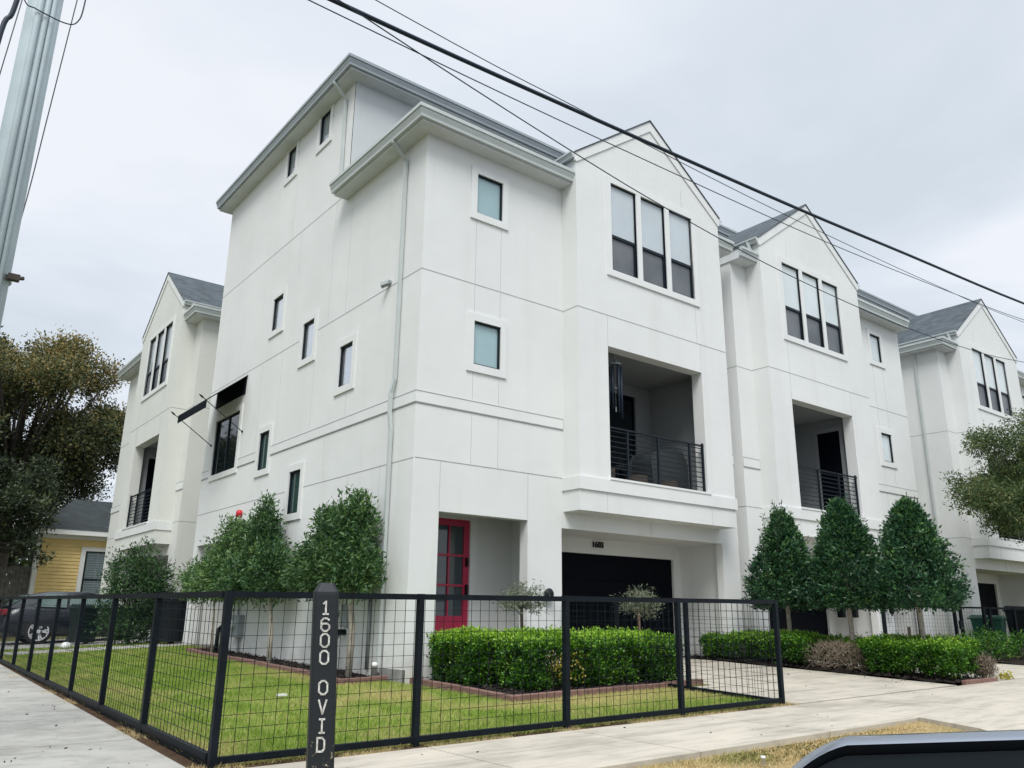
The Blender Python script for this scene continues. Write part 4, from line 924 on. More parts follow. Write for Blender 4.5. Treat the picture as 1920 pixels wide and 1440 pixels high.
def cable(pts,r,mat,label,n=6):
    m=MB(); m.tube(catmull(pts),r,n); tag(m.build('overhead_cable',mat,None,True,loc=tuple(pts[0])),label,'cable','overhead cables')
cable([(-14,-6,5.45),(-9,-6,5.46),(-4.57,-6,5.585),(-1.71,-6,5.72),(2.12,-6,5.94),(5,-6,6.15),(9.44,-6,6.47),(16,-6,7.1),(26,-6,8.4)],.021,M['cable'],'thick dark overhead cable crossing in front of the gables')
cable([(-14,-6,5.7),(-8,-6,5.5),(-3.94,-6,5.48),(-.99,-6,5.53),(2.72,-6,5.65),(6.89,-6,5.92),(9.3,-6,6.11),(16,-6,6.8),(26,-6,8)],.0055,M['cable'],'thin overhead wire just under the thick cable, ending lower at the right edge')
cable([(-9,-6.3,6.3),(-6,-6.3,5.6),(-4.04,-6.3,5.24),(-2.31,-6.3,4.98),(-.87,-6.3,4.81),(1.05,-6.3,4.67),(3.5,-6.3,4.64),(5.84,-6.3,4.74),(8.06,-6.3,4.97),(14,-6.3,5.8)],.0055,M['cable'],'lowest thin wire, sagging across the windows of the white houses')
cable([(-12,-5.6,6.6),(-3.97,-5.6,6.18),(-1.51,-5.6,6.13),(.7,-5.6,6.11),(3.21,-5.6,6.14),(6.66,-5.6,6.25),(10.49,-5.6,6.46),(20,-5.6,7.3)],.005,M['cable'],'highest thin wire, passing above the thick cable at the top of the photo')
cable([(-6.6,-2.69,7.2),(-6.48,-2.69,6.79),(-6.38,-2.70,6.74),(-6.25,-2.71,6.71),(-6.13,-2.72,6.69),(-6.03,-2.72,6.71),(-5.98,-2.72,6.79),(-5.96,-2.72,6.92),(-5.95,-2.72,7.3)],.007,M['cable'],'drooping black loop of wire in front of the utility pole')
cable([(-5.95,-2.02,8.0),(-5.97,-2.02,7.53),(-6.0,-2.02,6.83),(-6.04,-2.01,5.88),(-6.08,-2.01,4.96),(-6.16,-2.04,3.9)],.006,M['steelc'],'thin wire hanging down right of the utility pole')
cable([(-6.48,-3.29,7.0),(-6.52,-3.29,6.36),(-6.545,-3.29,5.92),(-6.57,-3.29,5.48),(-6.62,-3.29,4.5)],.005,M['steelc'],'thin wire hanging down left of the utility pole')
cable([(-6.50,-3.4,7.0),(-6.555,-3.4,6.34),(-6.58,-3.4,6.09),(-6.63,-3.4,5.88),(-6.66,-3.4,4.8)],.022,M['cable'],'thick black cable at the upper left corner of the photo')
# clamp wires behind left house
cable([(-20,40,14.3),(-3,36,13.9),(2.0,34,13.2),(6,33,12.9)],.011,M['steelc'],'faint distant wire behind the brown oak')

# ------------------------------------------------------------------ trees
def sph(n,rng): v=norm(rng.normal(size=(n,3))); return v
def trunk(root,pts,rs,mat,name='trunk',n=8):
    m=MB(); m.tube(pts,rs,n); return m.build(name,mat,root,True)
def cone_tree(x,y,zb,zt,r,label,seed,wild=False):
    g=G(x,y); o=thing('clipped_tree',label,'tree',(x,y,g),'clipped conical trees by the driveway')
    rng=np.random.default_rng(seed)
    trunk(o,[(x,y,g-.1),(x+.015,y,g+.6),(x-.01,y+.01,zb+.3),(x,y,zt-.5)],[.055,.045,.04,.015],M['bark'])
    m=MB()
    for i in range(16):
        z=zb+.1+(zt-zb-.4)*i/16; a=i*2.4; rr=r*(1-(z-zb)/(zt-zb))**.75*.7; m.tube([(x,y,z-.1),(x+rr*.5*math.cos(a),y+rr*.5*math.sin(a),z+.02),(x+rr*math.cos(a),y+rr*math.sin(a),z+.1)],[.014,.009,.004],5)
    m.build('limbs',M['bark_d'],o)
    n=2000; h=rng.random(n)**1.25; z=zb+(zt-zb)*h
    prof=np.where(h<.12,.80+h*1.7,1.0)*(np.clip(1-h,0,1)**(.72 if wild else .60))
    th=rng.uniform(0,2*np.pi,n); lump=1+.13*np.sin(3*th+7*h+seed*2.3)+.08*np.sin(7*th+13*h+seed)
    rad=r*prof*lump*np.sqrt(rng.uniform(.22,1.0,n)); 
    C=np.stack([x+rad*np.cos(th),y+rad*np.sin(th),z+rng.normal(size=n)*.02],1); Dd=np.stack([np.cos(th),np.sin(th),.5+0*th],1)
    if wild:
        rng=np.random.default_rng(99)
        sm=MB(); k=70; ang=rng.uniform(0,2*np.pi,12); ex=[];ed=[]
        for a in ang:
            rr=rng.uniform(.05,.8)*r; z0=zb+(zt-zb)*(1-(rr/r)**1.4)+.0; LL=rng.uniform(.28,.6)
            sm.tube([(x+rr*math.cos(a),y+rr*math.sin(a),z0-.1),(x+rr*math.cos(a)*(1.2),y+rr*math.sin(a)*1.2,z0+LL)],[.007,.002],4)
            for t in np.linspace(0,1,12): ex.append((x+rr*math.cos(a)*(1+.2*t),y+rr*math.sin(a)*(1+.2*t),z0+LL*t)); ed.append((math.cos(a)*.3,math.sin(a)*.3,1))
        V,F=leaves(np.repeat(np.array(ex),3,0)+rng.normal(size=(len(ex)*3,3))*.025,np.repeat(np.array(ed),3,0)+rng.normal(size=(len(ex)*3,3))*.6,.07,.026,rng)
        raw_mesh('shoots',V,F,M['leaf_holly'],np.full(len(F),.1),o)['kind']='stuff'; sm.build('shoot_stems',M['bark_d'],o)['kind']='stuff'
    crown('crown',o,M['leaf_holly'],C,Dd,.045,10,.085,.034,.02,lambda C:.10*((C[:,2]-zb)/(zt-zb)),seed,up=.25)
    return o
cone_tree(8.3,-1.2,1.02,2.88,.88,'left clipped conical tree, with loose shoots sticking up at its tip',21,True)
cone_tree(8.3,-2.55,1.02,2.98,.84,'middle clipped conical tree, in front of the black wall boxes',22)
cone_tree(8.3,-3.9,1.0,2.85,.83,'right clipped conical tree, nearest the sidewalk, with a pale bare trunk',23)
def blob_tree(name,label,cat,x,y,blobs,trunks,leafmat,barkmat,n_cl,per,L,W,clR,seed,tone=0.,group=None,shell=.55,up=.25,zr=None,lean=0,lobes=0,lr=.4):
    g=G(x,y); o=thing(name,label,cat,(x,y,g),group); rng=np.random.default_rng(seed)
    if lobes:
        nb=[]
        for b in blobs:
            for _ in range(lobes):
                d=norm(rng.normal(size=3)*np.array([1,1,.9])); q=rng.uniform(.45,.95); k=rng.uniform(.7,1.25)*lr
                nb.append((b[0]+d[0]*b[3]*q,b[1]+d[1]*b[4]*q,b[2]+d[2]*b[5]*q,b[3]*k,b[4]*k,b[5]*k*.75))
        blobs=nb
    for i,(pts,rs) in enumerate(trunks): trunk(o,pts,rs,M[barkmat],'trunk')
    m=MB(); Cs=[];Ds=[]; vol=np.array([b[3]*b[4]*b[5] for b in blobs])**.72; vol/=vol.sum()
    for b,f in zip(blobs,vol):
        k=int(n_cl*f); d=sph(k,rng); rad=rng.uniform(shell,1,k)**.5
        lump=1+.16*np.sin(d[:,0]*5+d[:,2]*4+seed)+.12*np.sin(d[:,1]*9+d[:,2]*7+b[0])
        c=np.array(b[:3])+d*np.array(b[3:6])*(rad*lump)[:,None]; Cs.append(c); Ds.append(d)
        base=np.array(trunks[0][0][-1])
        for _ in range(1 if lobes else 6):
            e=np.array(b[:3])+sph(1,rng)[0]*np.array(b[3:6])*.75; mid=(base+e)/2+rng.normal(size=3)*.08*b[3]; r0=max(trunks[0][1])*(.14 if barkmat!='bark_d' else .26)
            m.tube([base,mid,e],[r0,r0*.6,r0*.2],5)
    m.build('limbs',M[barkmat],o,True)
    C=np.concatenate(Cs);Dd=np.concatenate(Ds)
    crown('crown',o,M[leafmat],C,Dd,clR,per,L,W,tone,zr,seed,up)
    return o
# laurels along the side wall
def z0(x,y): return G(x,y)-.1
blob_tree('laurel_tree','largest laurel tree by the downspout, right of the black marker post','tree',-.45,1.15,
  [(-.42,1.15,2.2,.38,.55,.5),(-.45,1.5,1.7,.45,.95,.6),(-.45,.85,1.5,.42,.62,.45),(-.45,2.35,1.45,.42,.8,.45),(-.42,1.85,2.2,.28,.35,.3),(-.4,.95,2.45,.18,.2,.28),(-.42,1.8,2.3,.28,.5,.34),(-.45,2.6,1.75,.3,.4,.35)],
  [([(-.40,1.03,z0(0,1)),(-.36,1.06,.5),(-.42,1.1,1.1),(-.4,1.2,1.8)],[.058,.052,.045,.02])],'leaf_laurel','bark',1500,12,.092,.031,.055,31,.10,shell=.12)
blob_tree('laurel_tree','middle laurel tree with a pointed top below the small side window','tree',-.5,4.1,
  [(-.45,4.9,1.85,.42,.75,.65),(-.45,4.3,1.5,.45,.75,.5),(-.45,5.0,2.45,.3,.42,.45),(-.5,5.6,1.5,.45,.7,.5),(-.42,5.0,2.8,.12,.18,.3)],
  [([(-.48,4.05,z0(0,4)),(-.46,4.15,.5),(-.45,4.4,1.1),(-.45,4.7,1.7)],[.05,.045,.038,.02])],'leaf_laurel','bark',1250,12,.092,.031,.055,32,.06,shell=.12)
blob_tree('laurel_tree','left laurel tree with yellow-green leaves, beside the porch','tree',-.45,7.0,
  [(-.45,6.9,1.85,.42,.8,.65),(-.45,7.7,1.5,.45,.9,.5),(-.45,8.7,1.45,.4,.8,.42),(-.45,6.6,2.4,.3,.45,.35),(-.45,6.4,1.45,.4,.6,.4)],
  [([(-.45,6.55,z0(0,7)),(-.42,6.6,.5),(-.45,6.9,1.2),(-.45,7.1,1.7)],[.045,.04,.03,.02]),([(-.5,7.2,z0(0,7)),(-.5,7.3,.6),(-.45,7.6,1.3)],[.03,.028,.02])],'leaf_laurel','bark',1350,12,.09,.031,.055,33,.22,shell=.12)
# olive topiaries
for x,y,zc,s,lab,sd,col in ((1.36,-1.15,1.0,1.0,'small olive standard in front of the white pier by the red door',41,'bark_d'),(3.95,-1.15,.99,.92,'small olive standard with a reddish trunk in front of the black garage door',42,'bark_r')):
    blob_tree('olive_tree',lab,'tree',x,y,[(x,y,zc,.40*s,.40*s,.13*s),(x+.05,y,zc+.12,.26*s,.26*s,.12),(x-.2,y,zc-.07,.18,.2,.1),(x+.25,y,zc-.08,.16,.2,.1)],[([(x,y,z0(x,y)),(x+.02,y,.4),(x,y,zc-.1)],[.032,.028,.024])],'leaf_olive',col,150,11,.062,.014,.05,sd,.05,shell=.2)
# hedges
def hedge(label,boxes,seed,name='hedge',n=1500,mat='leaf_hedge',L=.042,W=.026,tone=.0,per=9,topt=.34,group=None,loc=None,holes=None,zlift=.07):
    rng=np.random.default_rng(seed); x,y=boxes[0][0],boxes[0][2]
    o=thing(name,label,'hedge',loc or ((boxes[0][0]+boxes[0][1])/2,(boxes[0][2]+boxes[0][3])/2,G(x,y)),group)
    Cs=[];Ds=[]; m=MB()
    for (x0,x1,y0,y1,zt) in boxes:
        zb=G(x0,y0)+zlift; A=[(x1-x0)*(y1-y0),(x1-x0)*(zt-zb),(x1-x0)*(zt-zb),(y1-y0)*(zt-zb),(y1-y0)*(zt-zb)]; tot=sum(A)
        for k,a in enumerate(A):
            nn=int(n*a); u=rng.random(nn);v=rng.random(nn); 
            if k==0: c=np.stack([x0+u*(x1-x0),y0+v*(y1-y0),np.full(nn,zt)],1); d=(0,0,1)
            elif k==1: c=np.stack([x0+u*(x1-x0),np.full(nn,y0),zb+v*(zt-zb)],1); d=(0,-1,0)
            elif k==2: c=np.stack([x0+u*(x1-x0),np.full(nn,y1),zb+v*(zt-zb)],1); d=(0,1,0)
            elif k==3: c=np.stack([np.full(nn,x0),y0+u*(y1-y0),zb+v*(zt-zb)],1); d=(-1,0,0)
            else: c=np.stack([np.full(nn,x1),y0+u*(y1-y0),zb+v*(zt-zb)],1); d=(1,0,0)
            d=np.array(d,float); wob=.06*np.sin(c[:,0]*4.3+c[:,1]*3.1+c[:,2]*5)+.035*np.sin(c[:,0]*11+c[:,1]*9+c[:,2]*12+seed); 
            # rounded shoulders
            ctr=np.array([(x0+x1)/2,(y0+y1)/2,(zb+zt)/2]); half=np.array([(x1-x0)/2,(y1-y0)/2,(zt-zb)/2]); q=np.abs((c-ctr)/half); edge=np.sort(q,1)[:,1]; 
            c=c+d*(wob-.10*np.clip(edge-.82,0,1)/.18-.09*rng.random(nn)**1.5)[:,None]
            if k>0: c=c-d*(.12*(1-np.clip((c[:,2]-zb)/(zt-zb),0,1))**2)[:,None]
            if holes is not None:
                keep=holes(c,rng); c=c[keep]
            Cs.append(c); Ds.append(np.tile(d,(len(c),1)))
            if k>0: ci=c[::2]-d*rng.uniform(.08,.22,(len(c[::2]),1)); Cs.append(ci); Ds.append(np.tile(d,(len(ci),1)))
        for i in range(int((x1-x0)*(y1-y0)*14)+6):
            px,py=rng.uniform(x0+.12,x1-.12),rng.uniform(y0+.12,y1-.12); e=(px+rng.normal()*.12,py+rng.normal()*.12,zt-.1)
            m.tube([(px,py,zb-.15),((px+e[0])/2,(py+e[1])/2,zb+.2),e],[.012,.009,.004],4)
    m.build('stems',M['bark_d'],o)
    C=np.concatenate(Cs);Dd=np.concatenate(Ds)
    zt=boxes[0][4]
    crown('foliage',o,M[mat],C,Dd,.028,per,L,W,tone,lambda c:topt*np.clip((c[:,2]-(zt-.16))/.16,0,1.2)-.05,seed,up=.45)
    return o
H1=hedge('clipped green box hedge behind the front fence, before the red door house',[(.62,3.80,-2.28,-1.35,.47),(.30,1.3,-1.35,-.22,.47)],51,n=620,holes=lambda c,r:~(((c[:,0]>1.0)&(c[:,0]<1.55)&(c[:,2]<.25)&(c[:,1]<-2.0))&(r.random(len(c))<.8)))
rng=np.random.default_rng(5)
C=np.stack([rng.uniform(.98,1.6,60),rng.uniform(-2.34,-2.1,60),rng.uniform(-.1,.3,60)],1)
tag(crown('yellow_sprigs',H1,M['leaf_yellow'],C,np.tile([0,-1.,0],(60,1)),.05,5,.045,.02,.1,None,9),None,None,None,'stuff')
HG='hedges beside the second driveway'
hedge('far low green hedge section between the two driveways',[(7.55,8.8,-1.9,.55,.42)],52,n=520,tone=-.03,topt=.22,group=HG,zlift=.13)
hedge('rounded green hedge section at the sidewalk end, under the right clipped tree',[(7.6,8.9,-4.6,-3.05,.40)],53,n=560,tone=.0,topt=.24,group=HG,zlift=.13)
hedge('thin green hedge section behind the bare brown twigs',[(8.1,8.85,-3.1,-1.85,.38)],54,n=420,topt=.2,tone=-.03,group=HG,zlift=.13)
def twig_bush(x,y,rx,ry,h,label,seed):
    g=G(x,y); o=thing('dead_shrub',label,'shrub',(x,y,g)); rng=np.random.default_rng(seed); m=MB()
    for i in range(520):
        a=rng.uniform(0,2*np.pi); q=math.sqrt(rng.random()); hh=rng.random()**.7; rr=math.sqrt(max(.05,1-(hh*.95)**2))
        p=np.array([x+rx*q*rr*math.cos(a),y+ry*q*rr*math.sin(a),g+.04+h*hh*.92]); d=norm(rng.normal(size=3)+np.array([math.cos(a)*.6,math.sin(a)*.6,.5])); l=rng.uniform(.06,.16)
        m.tube([p-d*l,p+rng.normal(size=3)*.012,p+d*l],[.005,.0035,.0015],3,False)
    for i in range(14):
        a=rng.uniform(0,2*np.pi); m.tube([(x,y,g-.02),(x+rx*.3*math.cos(a),y+ry*.3*math.sin(a),g+h*.4),(x+rx*.7*math.cos(a),y+ry*.7*math.sin(a),g+h*.8)],[.012,.008,.004],4,False)
    m.build('twigs',M['twig'],o)
    n=900; C=np.stack([x+rng.normal(size=n)*rx*.5,y+rng.normal(size=n)*ry*.5,g+rng.uniform(.1,h,n)],1); V,F=leaves(C,rng.normal(size=(n,3)),.03,.012,rng); raw_mesh('dry_leaves',V,F,M['twig'],np.zeros(n),o)
twig_bush(7.80,-2.5,.36,.72,.50,'bare brown dead shrub between the two green hedge sections',55)
twig_bush(8.85,-4.62,.2,.2,.35,'small bare twiggy shrub at the sidewalk corner of the right hedge',56)
# fallen branch on the walk
rng=np.random.default_rng(4); C=np.array([(9.15+.35*t,-4.75+.02*math.sin(9*t),G(9,-4.7)+.05) for t in np.linspace(0,1,14)])
V,F=leaves(np.repeat(C,7,0)+rng.normal(size=(98,3))*.035,rng.normal(size=(98,3))+np.array([1,0,0]),.07,.03,rng); tag(raw_mesh('fallen_branch',V,F,M['leaf_yellow'],np.zeros(98),loc=(9.2,-4.75,-.2)),'small yellow-green leafy branch lying on the driveway','branch')
for (x,y,r,h,lab,s) in ((14.6,-2.3,.55,.62,'loose green shrub below the green bin',61),(16.0,-2.5,.6,.55,'low green shrub at the right edge of the photo',62),(13.9,-3.2,.5,.3,'',0)):
    if lab: blob_tree('shrub',lab,'shrub',x,y,[(x,y,G(x,y)+h*.6,r,r*.8,h*.55),(x+.4,y-.1,G(x,y)+h*.5,r*.8,r*.7,h*.45)],[([(x,y,G(x,y)-.05),(x,y,G(x,y)+.2)],[.03,.02])],'leaf_hedge','bark_d',260,9,.05,.028,.05,s,-.05,'shrubs by the far fence')
# shrubs behind far gate
for i,(x,y) in enumerate(((15.7,.3),(17.2,.1))):
    blob_tree('shrub',['small dark shrub behind the left panel of the far fence','small dark shrub behind the gate of the far fence'][i],'shrub',x,y,[(x,y,.05,.28,.25,.22)],[([(x,y,-.15),(x,y,0)],[.02,.015])],'leaf_dark','bark_d',50,8,.06,.025,.05,70+i)
# big background trees
blob_tree('oak_tree','tall brown-green oak beyond the yellow house','tree',-2,33,
  [(-2.2,33,11.9,3.3,3,2.3),(.1,33,11.5,2.5,2.6,2.8),(.6,33,6.8,1.8,2,2.0),(-1.5,33,7,2.5,2.4,2.0),(-3.6,32,11,2,3,2.6),(.0,33,8.4,2.4,2.6,2.2),(-3.0,32.5,8.8,2.6,3,2.4),(-.6,33,6.2,2.2,2.4,1.5),(1.0,33.3,9.6,1.7,2,2.0),(-4,32,5.8,2.6,2.4,1.6)],
  [([(-2,33,-.1),(-1.9,33,3),(-2,33,6)],[.5,.4,.3])],'leaf_oak','bark_d',4600,24,.165,.085,.24,81,.07,shell=.2,zr=lambda C:.055*(C[:,2]-9.6),lobes=8,lr=.40)
blob_tree('dark_tree','dark leafy tree in front of the yellow house at the left edge','tree',-5.2,23.0,
  [(-3.5,24.5,5.0,1.9,1.8,1.3),(-3.4,23.0,3.9,1.5,1.5,1.3),(-5.4,23,5.5,2,2,2),(-5,22,3.2,1.6,1.8,1.3),(-2.9,23.2,5.6,1.2,1.5,.9),(-2.35,22.4,4.2,.75,.9,.7),(-2.3,22,3.0,.32,.5,.4),(-1.75,22,2.55,.34,.4,.15)],
  [([(-5.2,23,-.1),(-5.0,23,1.5),(-4.6,23.1,3)],[.28,.22,.15])],'leaf_dark','bark_k',2500,16,.15,.065,.15,82,.08,shell=.2,lobes=6,lr=.45)
blob_tree('shrub','large loose green shrub in front of the cream townhouse garage','shrub',-1.0,12.25,
  [(-1.0,12.2,1.15,.75,.6,.75),(-.55,12.2,1.6,.45,.45,.5),(-1.35,12.2,1.75,.4,.4,.5),(-.9,12.2,2.2,.35,.35,.4),(-1.1,12.2,.5,.7,.55,.5),(-.5,12.2,.45,.5,.45,.5),(-.3,12.1,1.1,.35,.4,.4)],
  [([(-1,12.2,-.1),(-1,12.2,.8)],[.06,.05])],'leaf_laurel','bark_k',900,12,.10,.034,.08,83,-.04,shell=.2)
blob_tree('street_tree','small-leaved tree reaching in from the right edge of the photo','tree',19.6,-2.9,
  [(16.6,-2.6,4.2,1.6,1.2,.75),(18.2,-2.8,4.7,1.6,1.5,1.1),(17.6,-2.7,3.6,1.1,1.1,.45),(19.8,-2.9,5,2,1.8,1.6),(18.6,-2.8,5.9,1.1,1.1,.5),(14.9,-2.5,3.75,.7,.5,.35),(15.4,-2.5,3.35,.8,.6,.35),(16.6,-2.6,3.2,.9,.7,.4),(18.6,-2.8,3.2,.9,.9,.45),(17.2,-2.6,5.2,1.2,1,.7),(17.5,-2.6,4.4,1.2,1,.7)],
  [([(20.2,-2.9,-.2),(20.1,-2.9,2),(19.6,-2.9,3.6)],[.14,.12,.09])],'leaf_right','bark_d',3600,16,.09,.036,.10,84,.06,shell=.1,up=-.15,lobes=7,lr=.52)
# trees across the side street and behind the viewer (what the windows mirror)
for i,(x,y,z,r) in enumerate(((-15,44,8.5,6),(-9.5,52,9,6),(-22,38,8,6),(-30,28,7,6))):
    blob_tree('street_tree',['tall dark tree up the side street, second from its far end','tall dark tree at the far end of the side street','tall dark tree up the side street, third from its far end','tall dark tree up the side street, nearest the corner'][i],'tree',x,y,[(x,y,z,r*.8,r,r*.7),(x,y+2,z+1.5,r*.6,r*.7,r*.6),(x+1,y-2,z-.5,r*.6,r*.7,r*.6)],[([(x,y,-.3),(x,y,z-2)],[.3,.2])],'leaf_dark','bark_d',900,9,.42,.22,.45,90+i,.08,'trees across the side street')

# ------------------------------------------------------------------ yellow house and neighbours
o=thing('yellow_house','yellow clapboard house with dark shingle roof behind the parked car','house',(2,24,0))
m=MB()
z=.0
while z<3.55:
    m.prism([(-1.62,24.0,z),(-1.62,23.975,z+.002),(-1.62,24.0,z+.13)],(8,0,0)); z+=.13
m.prism([(-1.62,24.0,0),(6.4,24.0,0),(6.4,30,0),(.4,30,0)],(0,0,3.6)); m.build('siding',M['yellowhouse'],o)
m=MB(); m.box(-1.76,-1.61,23.93,24.2,-.1,3.6); m.box(-1.7,6.5,23.93,23.975,3.42,3.6); m.build('corner_board',M['trim'],o)
m=MB(); m.box(-1.9,6.6,23.55,24.0,3.6,3.66); m.box(-1.9,6.6,23.52,23.55,3.55,3.74); m.build('eave',M['trim'],o)
m=MB(); m.poly([(-1.95,23.5,3.74),(6.7,23.5,3.74),(6.7,27,5.3),(-.2,27,5.3)]); m.poly([(-.2,27,5.3),(6.7,27,5.3),(6.7,30.5,3.74),(.2,30.5,3.74)]); m.poly([(-1.95,23.5,3.74),(-.2,27,5.3),(.2,30.5,3.74)]); m.build('roof',M['shingle_d'],o)
w=MB(); w.box(-.06,.0,23.93,23.99,.9,3.0); w.box(.75,.81,23.93,23.99,.9,3.0); w.box(.0,.75,23.93,23.99,1.9,1.97); w.box(.0,.75,23.93,23.99,2.95,3.0); w=w.build('window',M['frame'],o)
g=MB(); g.quad((0,23.96,.9),(.75,23.96,.9),(.75,23.96,2.95),(0,23.96,2.95)); g.build('pane',M['carglass'],w)
g=MB(); 
for i in range(22): g.box(.03,.72,23.945,23.95,.95+i*.09,1.0+i*.09)
g.box(.35,.40,23.938,23.943,.9,2.95); g.build('blinds',M['blindgrey'],w)
g=MB(); g.box(-.22,-.06,23.92,23.975,.7,3.15); g.box(.81,.97,23.92,23.975,.7,3.15); g.box(-.06,.81,23.92,23.975,3.0,3.15); g.build('surround',M['trim'],w)
o=thing('board_fence','weathered grey board fence at the far left, beside the yellow house','fence',(-6,24,0))
m=MB(); x=-14
while x<-1.8:
    h=2.35+random.uniform(-.05,.05); m.box(x,x+.13,24.2+random.uniform(-.01,.01),24.225,-.2,h); x+=.14
m.build('boards',M['greyfence'],o); m=MB(); m.box(-14,-1.8,24.23,24.27,.4,.5); m.box(-14,-1.8,24.23,24.27,1.9,2.0); m.build('rails',M['greyfence'],o)
# distant tree mass closing the horizon
rng=np.random.default_rng(8); n=5200; X=rng.uniform(-60,40,n); Z=rng.random(n)**.8*(5.0+1.5*np.sin(X*.3)+np.sin(X*.9)); C=np.stack([X,60+rng.normal(size=n)*1.5,Z],1)
V,F=leaves(np.repeat(C,6,0)+rng.normal(size=(n*6,3))*.5,rng.normal(size=(n*6,3)),.7,.4,rng); tag(raw_mesh('tree_belt',V,F,M['leaf_dark'],np.full(len(F),.05)),'distant belt of dark trees closing the street behind the houses','tree belt',None,'stuff')

# ------------------------------------------------------------------ parked car
def car():
    x0,y0,zg=-3.55,15.1,-.13; L=4.55; W=1.85
    o=thing('parked_car','dark grey hatchback parked tail-out in the rear driveway behind the fence','car',(x0+L/2,y0+W/2,zg))
    # side profile (x from tail to nose) and half width per section
    def wheel(cx,side):
        y=y0+.02 if side==0 else y0+W-.02; s=-1 if side==0 else 1
        w=MB(); w.lathe((cx,y,zg+.35),[(.25,.0),(.34,.02*-s*-1),(.35,.10*-s),(.34,.20*-s),(.2,.21*-s)],28,'y'); t=w.build('wheel',M['tyre'],o,True)
        r=MB()
        yy=y+s*.012
        for k in range(5):
            a=k*2*math.pi/5
            for da in (-.16,.16):
                p=(cx+.05*math.cos(a),zg+.35+.05*math.sin(a)); q=(cx+.235*math.cos(a+da),zg+.35+.235*math.sin(a+da)); nx,nz=-(q[1]-p[1]),(q[0]-p[0]); l=math.hypot(nx,nz); nx,nz=nx/l*.016,nz/l*.016
                r.prism([(p[0]+nx,yy,p[1]+nz),(q[0]+nx*1.5,yy,q[1]+nz*1.5),(q[0]-nx*1.5,yy,q[1]-nz*1.5),(p[0]-nx,yy,p[1]-nz)],(0,-s*.03,0))
        ring=[]
        n=32
        for k in range(n):
            a=2*math.pi*k/n; b=2*math.pi*(k+1)/n
            r.prism([(cx+.225*math.cos(a),yy,zg+.35+.225*math.sin(a)),(cx+.255*math.cos(a),yy,zg+.35+.255*math.sin(a)),(cx+.255*math.cos(b),yy,zg+.35+.255*math.sin(b)),(cx+.225*math.cos(b),yy,zg+.35+.225*math.sin(b))],(0,-s*.03,0))
        r.lathe((cx,yy,zg+.35),[(.055,0),(.055,-s*.02)],12,'y'); r.build('rim',M['rim'],t)
    prof=[(0,.35,.35,.80),(.04,.28,.55,.86),(.15,.25,.95,.90),(.45,.22,1.02,.915),(.9,.22,1.0,.925),(2.2,.2,.97,.925),(3.0,.2,.93,.92),(3.3,.22,.90,.91),(4.0,.24,.82,.87),(4.4,.28,.70,.78),(4.55,.35,.5,.65)]
    V=[];F=[];k=10
    for (x,zb,zt,hw) in prof:
        yc=y0+W/2; 
        sec=[(-hw*.86,zb),(-hw*.98,zb+.08),(-hw,(zb+zt)/2),(-hw*.97,zt-.08),(-hw*.86,zt),(hw*.86,zt),(hw*.97,zt-.08),(hw,(zb+zt)/2),(hw*.98,zb+.08),(hw*.86,zb)]
        V+=[(x0+x,yc+a,zg+b) for a,b in sec]
    for i in range(len(prof)-1):
        for j in range(k): F.append((i*k+j,i*k+(j+1)%k,(i+1)*k+(j+1)%k,(i+1)*k+j))
    F+=[tuple(range(k)),tuple((len(prof)-1)*k+j for j in range(k-1,-1,-1))]
    m=MB(); m.add(V,F); body=m.build('body',M['carpaint'],o,True)
    # cabin
    cab=[(.18,.98,.99,.80),(.62,.98,1.32,.70),(1.1,.98,1.42,.66),(2.1,.96,1.44,.66),(2.6,.95,1.36,.67),(3.3,.90,.92,.78)]
    V=[];F=[]
    for x,zb,zt,hw in cab:
        yc=y0+W/2; hb=.84; V+=[(x0+x,yc-hb,zg+zb-.03),(x0+x,yc-hw,zg+zt-.03),(x0+x,yc-hw*.8,zg+zt),(x0+x,yc+hw*.8,zg+zt),(x0+x,yc+hw,zg+zt-.03),(x0+x,yc+hb,zg+zb-.03)]
    for i in range(len(cab)-1):
        for j in range(5): F.append((i*6+j,i*6+j+1,(i+1)*6+j+1,(i+1)*6+j))
    m=MB(); m.add(V,F); m.build('cabin',M['carpaint'],o,True)
    def sidewin(xa,xb,xc,xd,name='side_window'):
        m=MB(); yb=y0+W/2-.85; 
        q=[(x0+xa,yb,zg+1.0),(x0+xb,yb,zg+.99),(x0+xc,y0+W/2-.70,zg+1.34),(x0+xd,y0+W/2-.70,zg+1.34)]
        m.prism([(p[0],p[1]-.012,p[2]) for p in q],(0,.004,0)); m.build(name,M['carglass'],o)
    sidewin(.75,1.55,1.55,1.0); sidewin(1.62,2.4,2.3,1.62); sidewin(2.46,3.05,2.6,2.38)
    m=MB(); m.prism([(x0+.2,y0+.3,zg+1.02),(x0+.2,y0+W-.3,zg+1.02),(x0+.58,y0+W-.36,zg+1.30),(x0+.58,y0+.36,zg+1.30)],(-.02,0,.015)); m.build('rear_window',M['carglass'],o)
    for yy in (y0+.08,y0+W-.34):
        m=MB(); m.box(x0+.015,x0+.2,yy,yy+.26,zg+.78,zg+.93); m.build('tail_light',M['tail'],o,bevel=.02)
    for cx in (x0+.93,x0+3.65):
        wheel(cx,0); wheel(cx,1)
    m=MB(); m.lathe((x0+2.9,y0-.02,zg+1.0),[(.06,0),(.09,-.03),(.08,-.13),(.04,-.16)],10,'y'); m.build('door_mirror',M['carpaint'],o,True)
    return o
car()
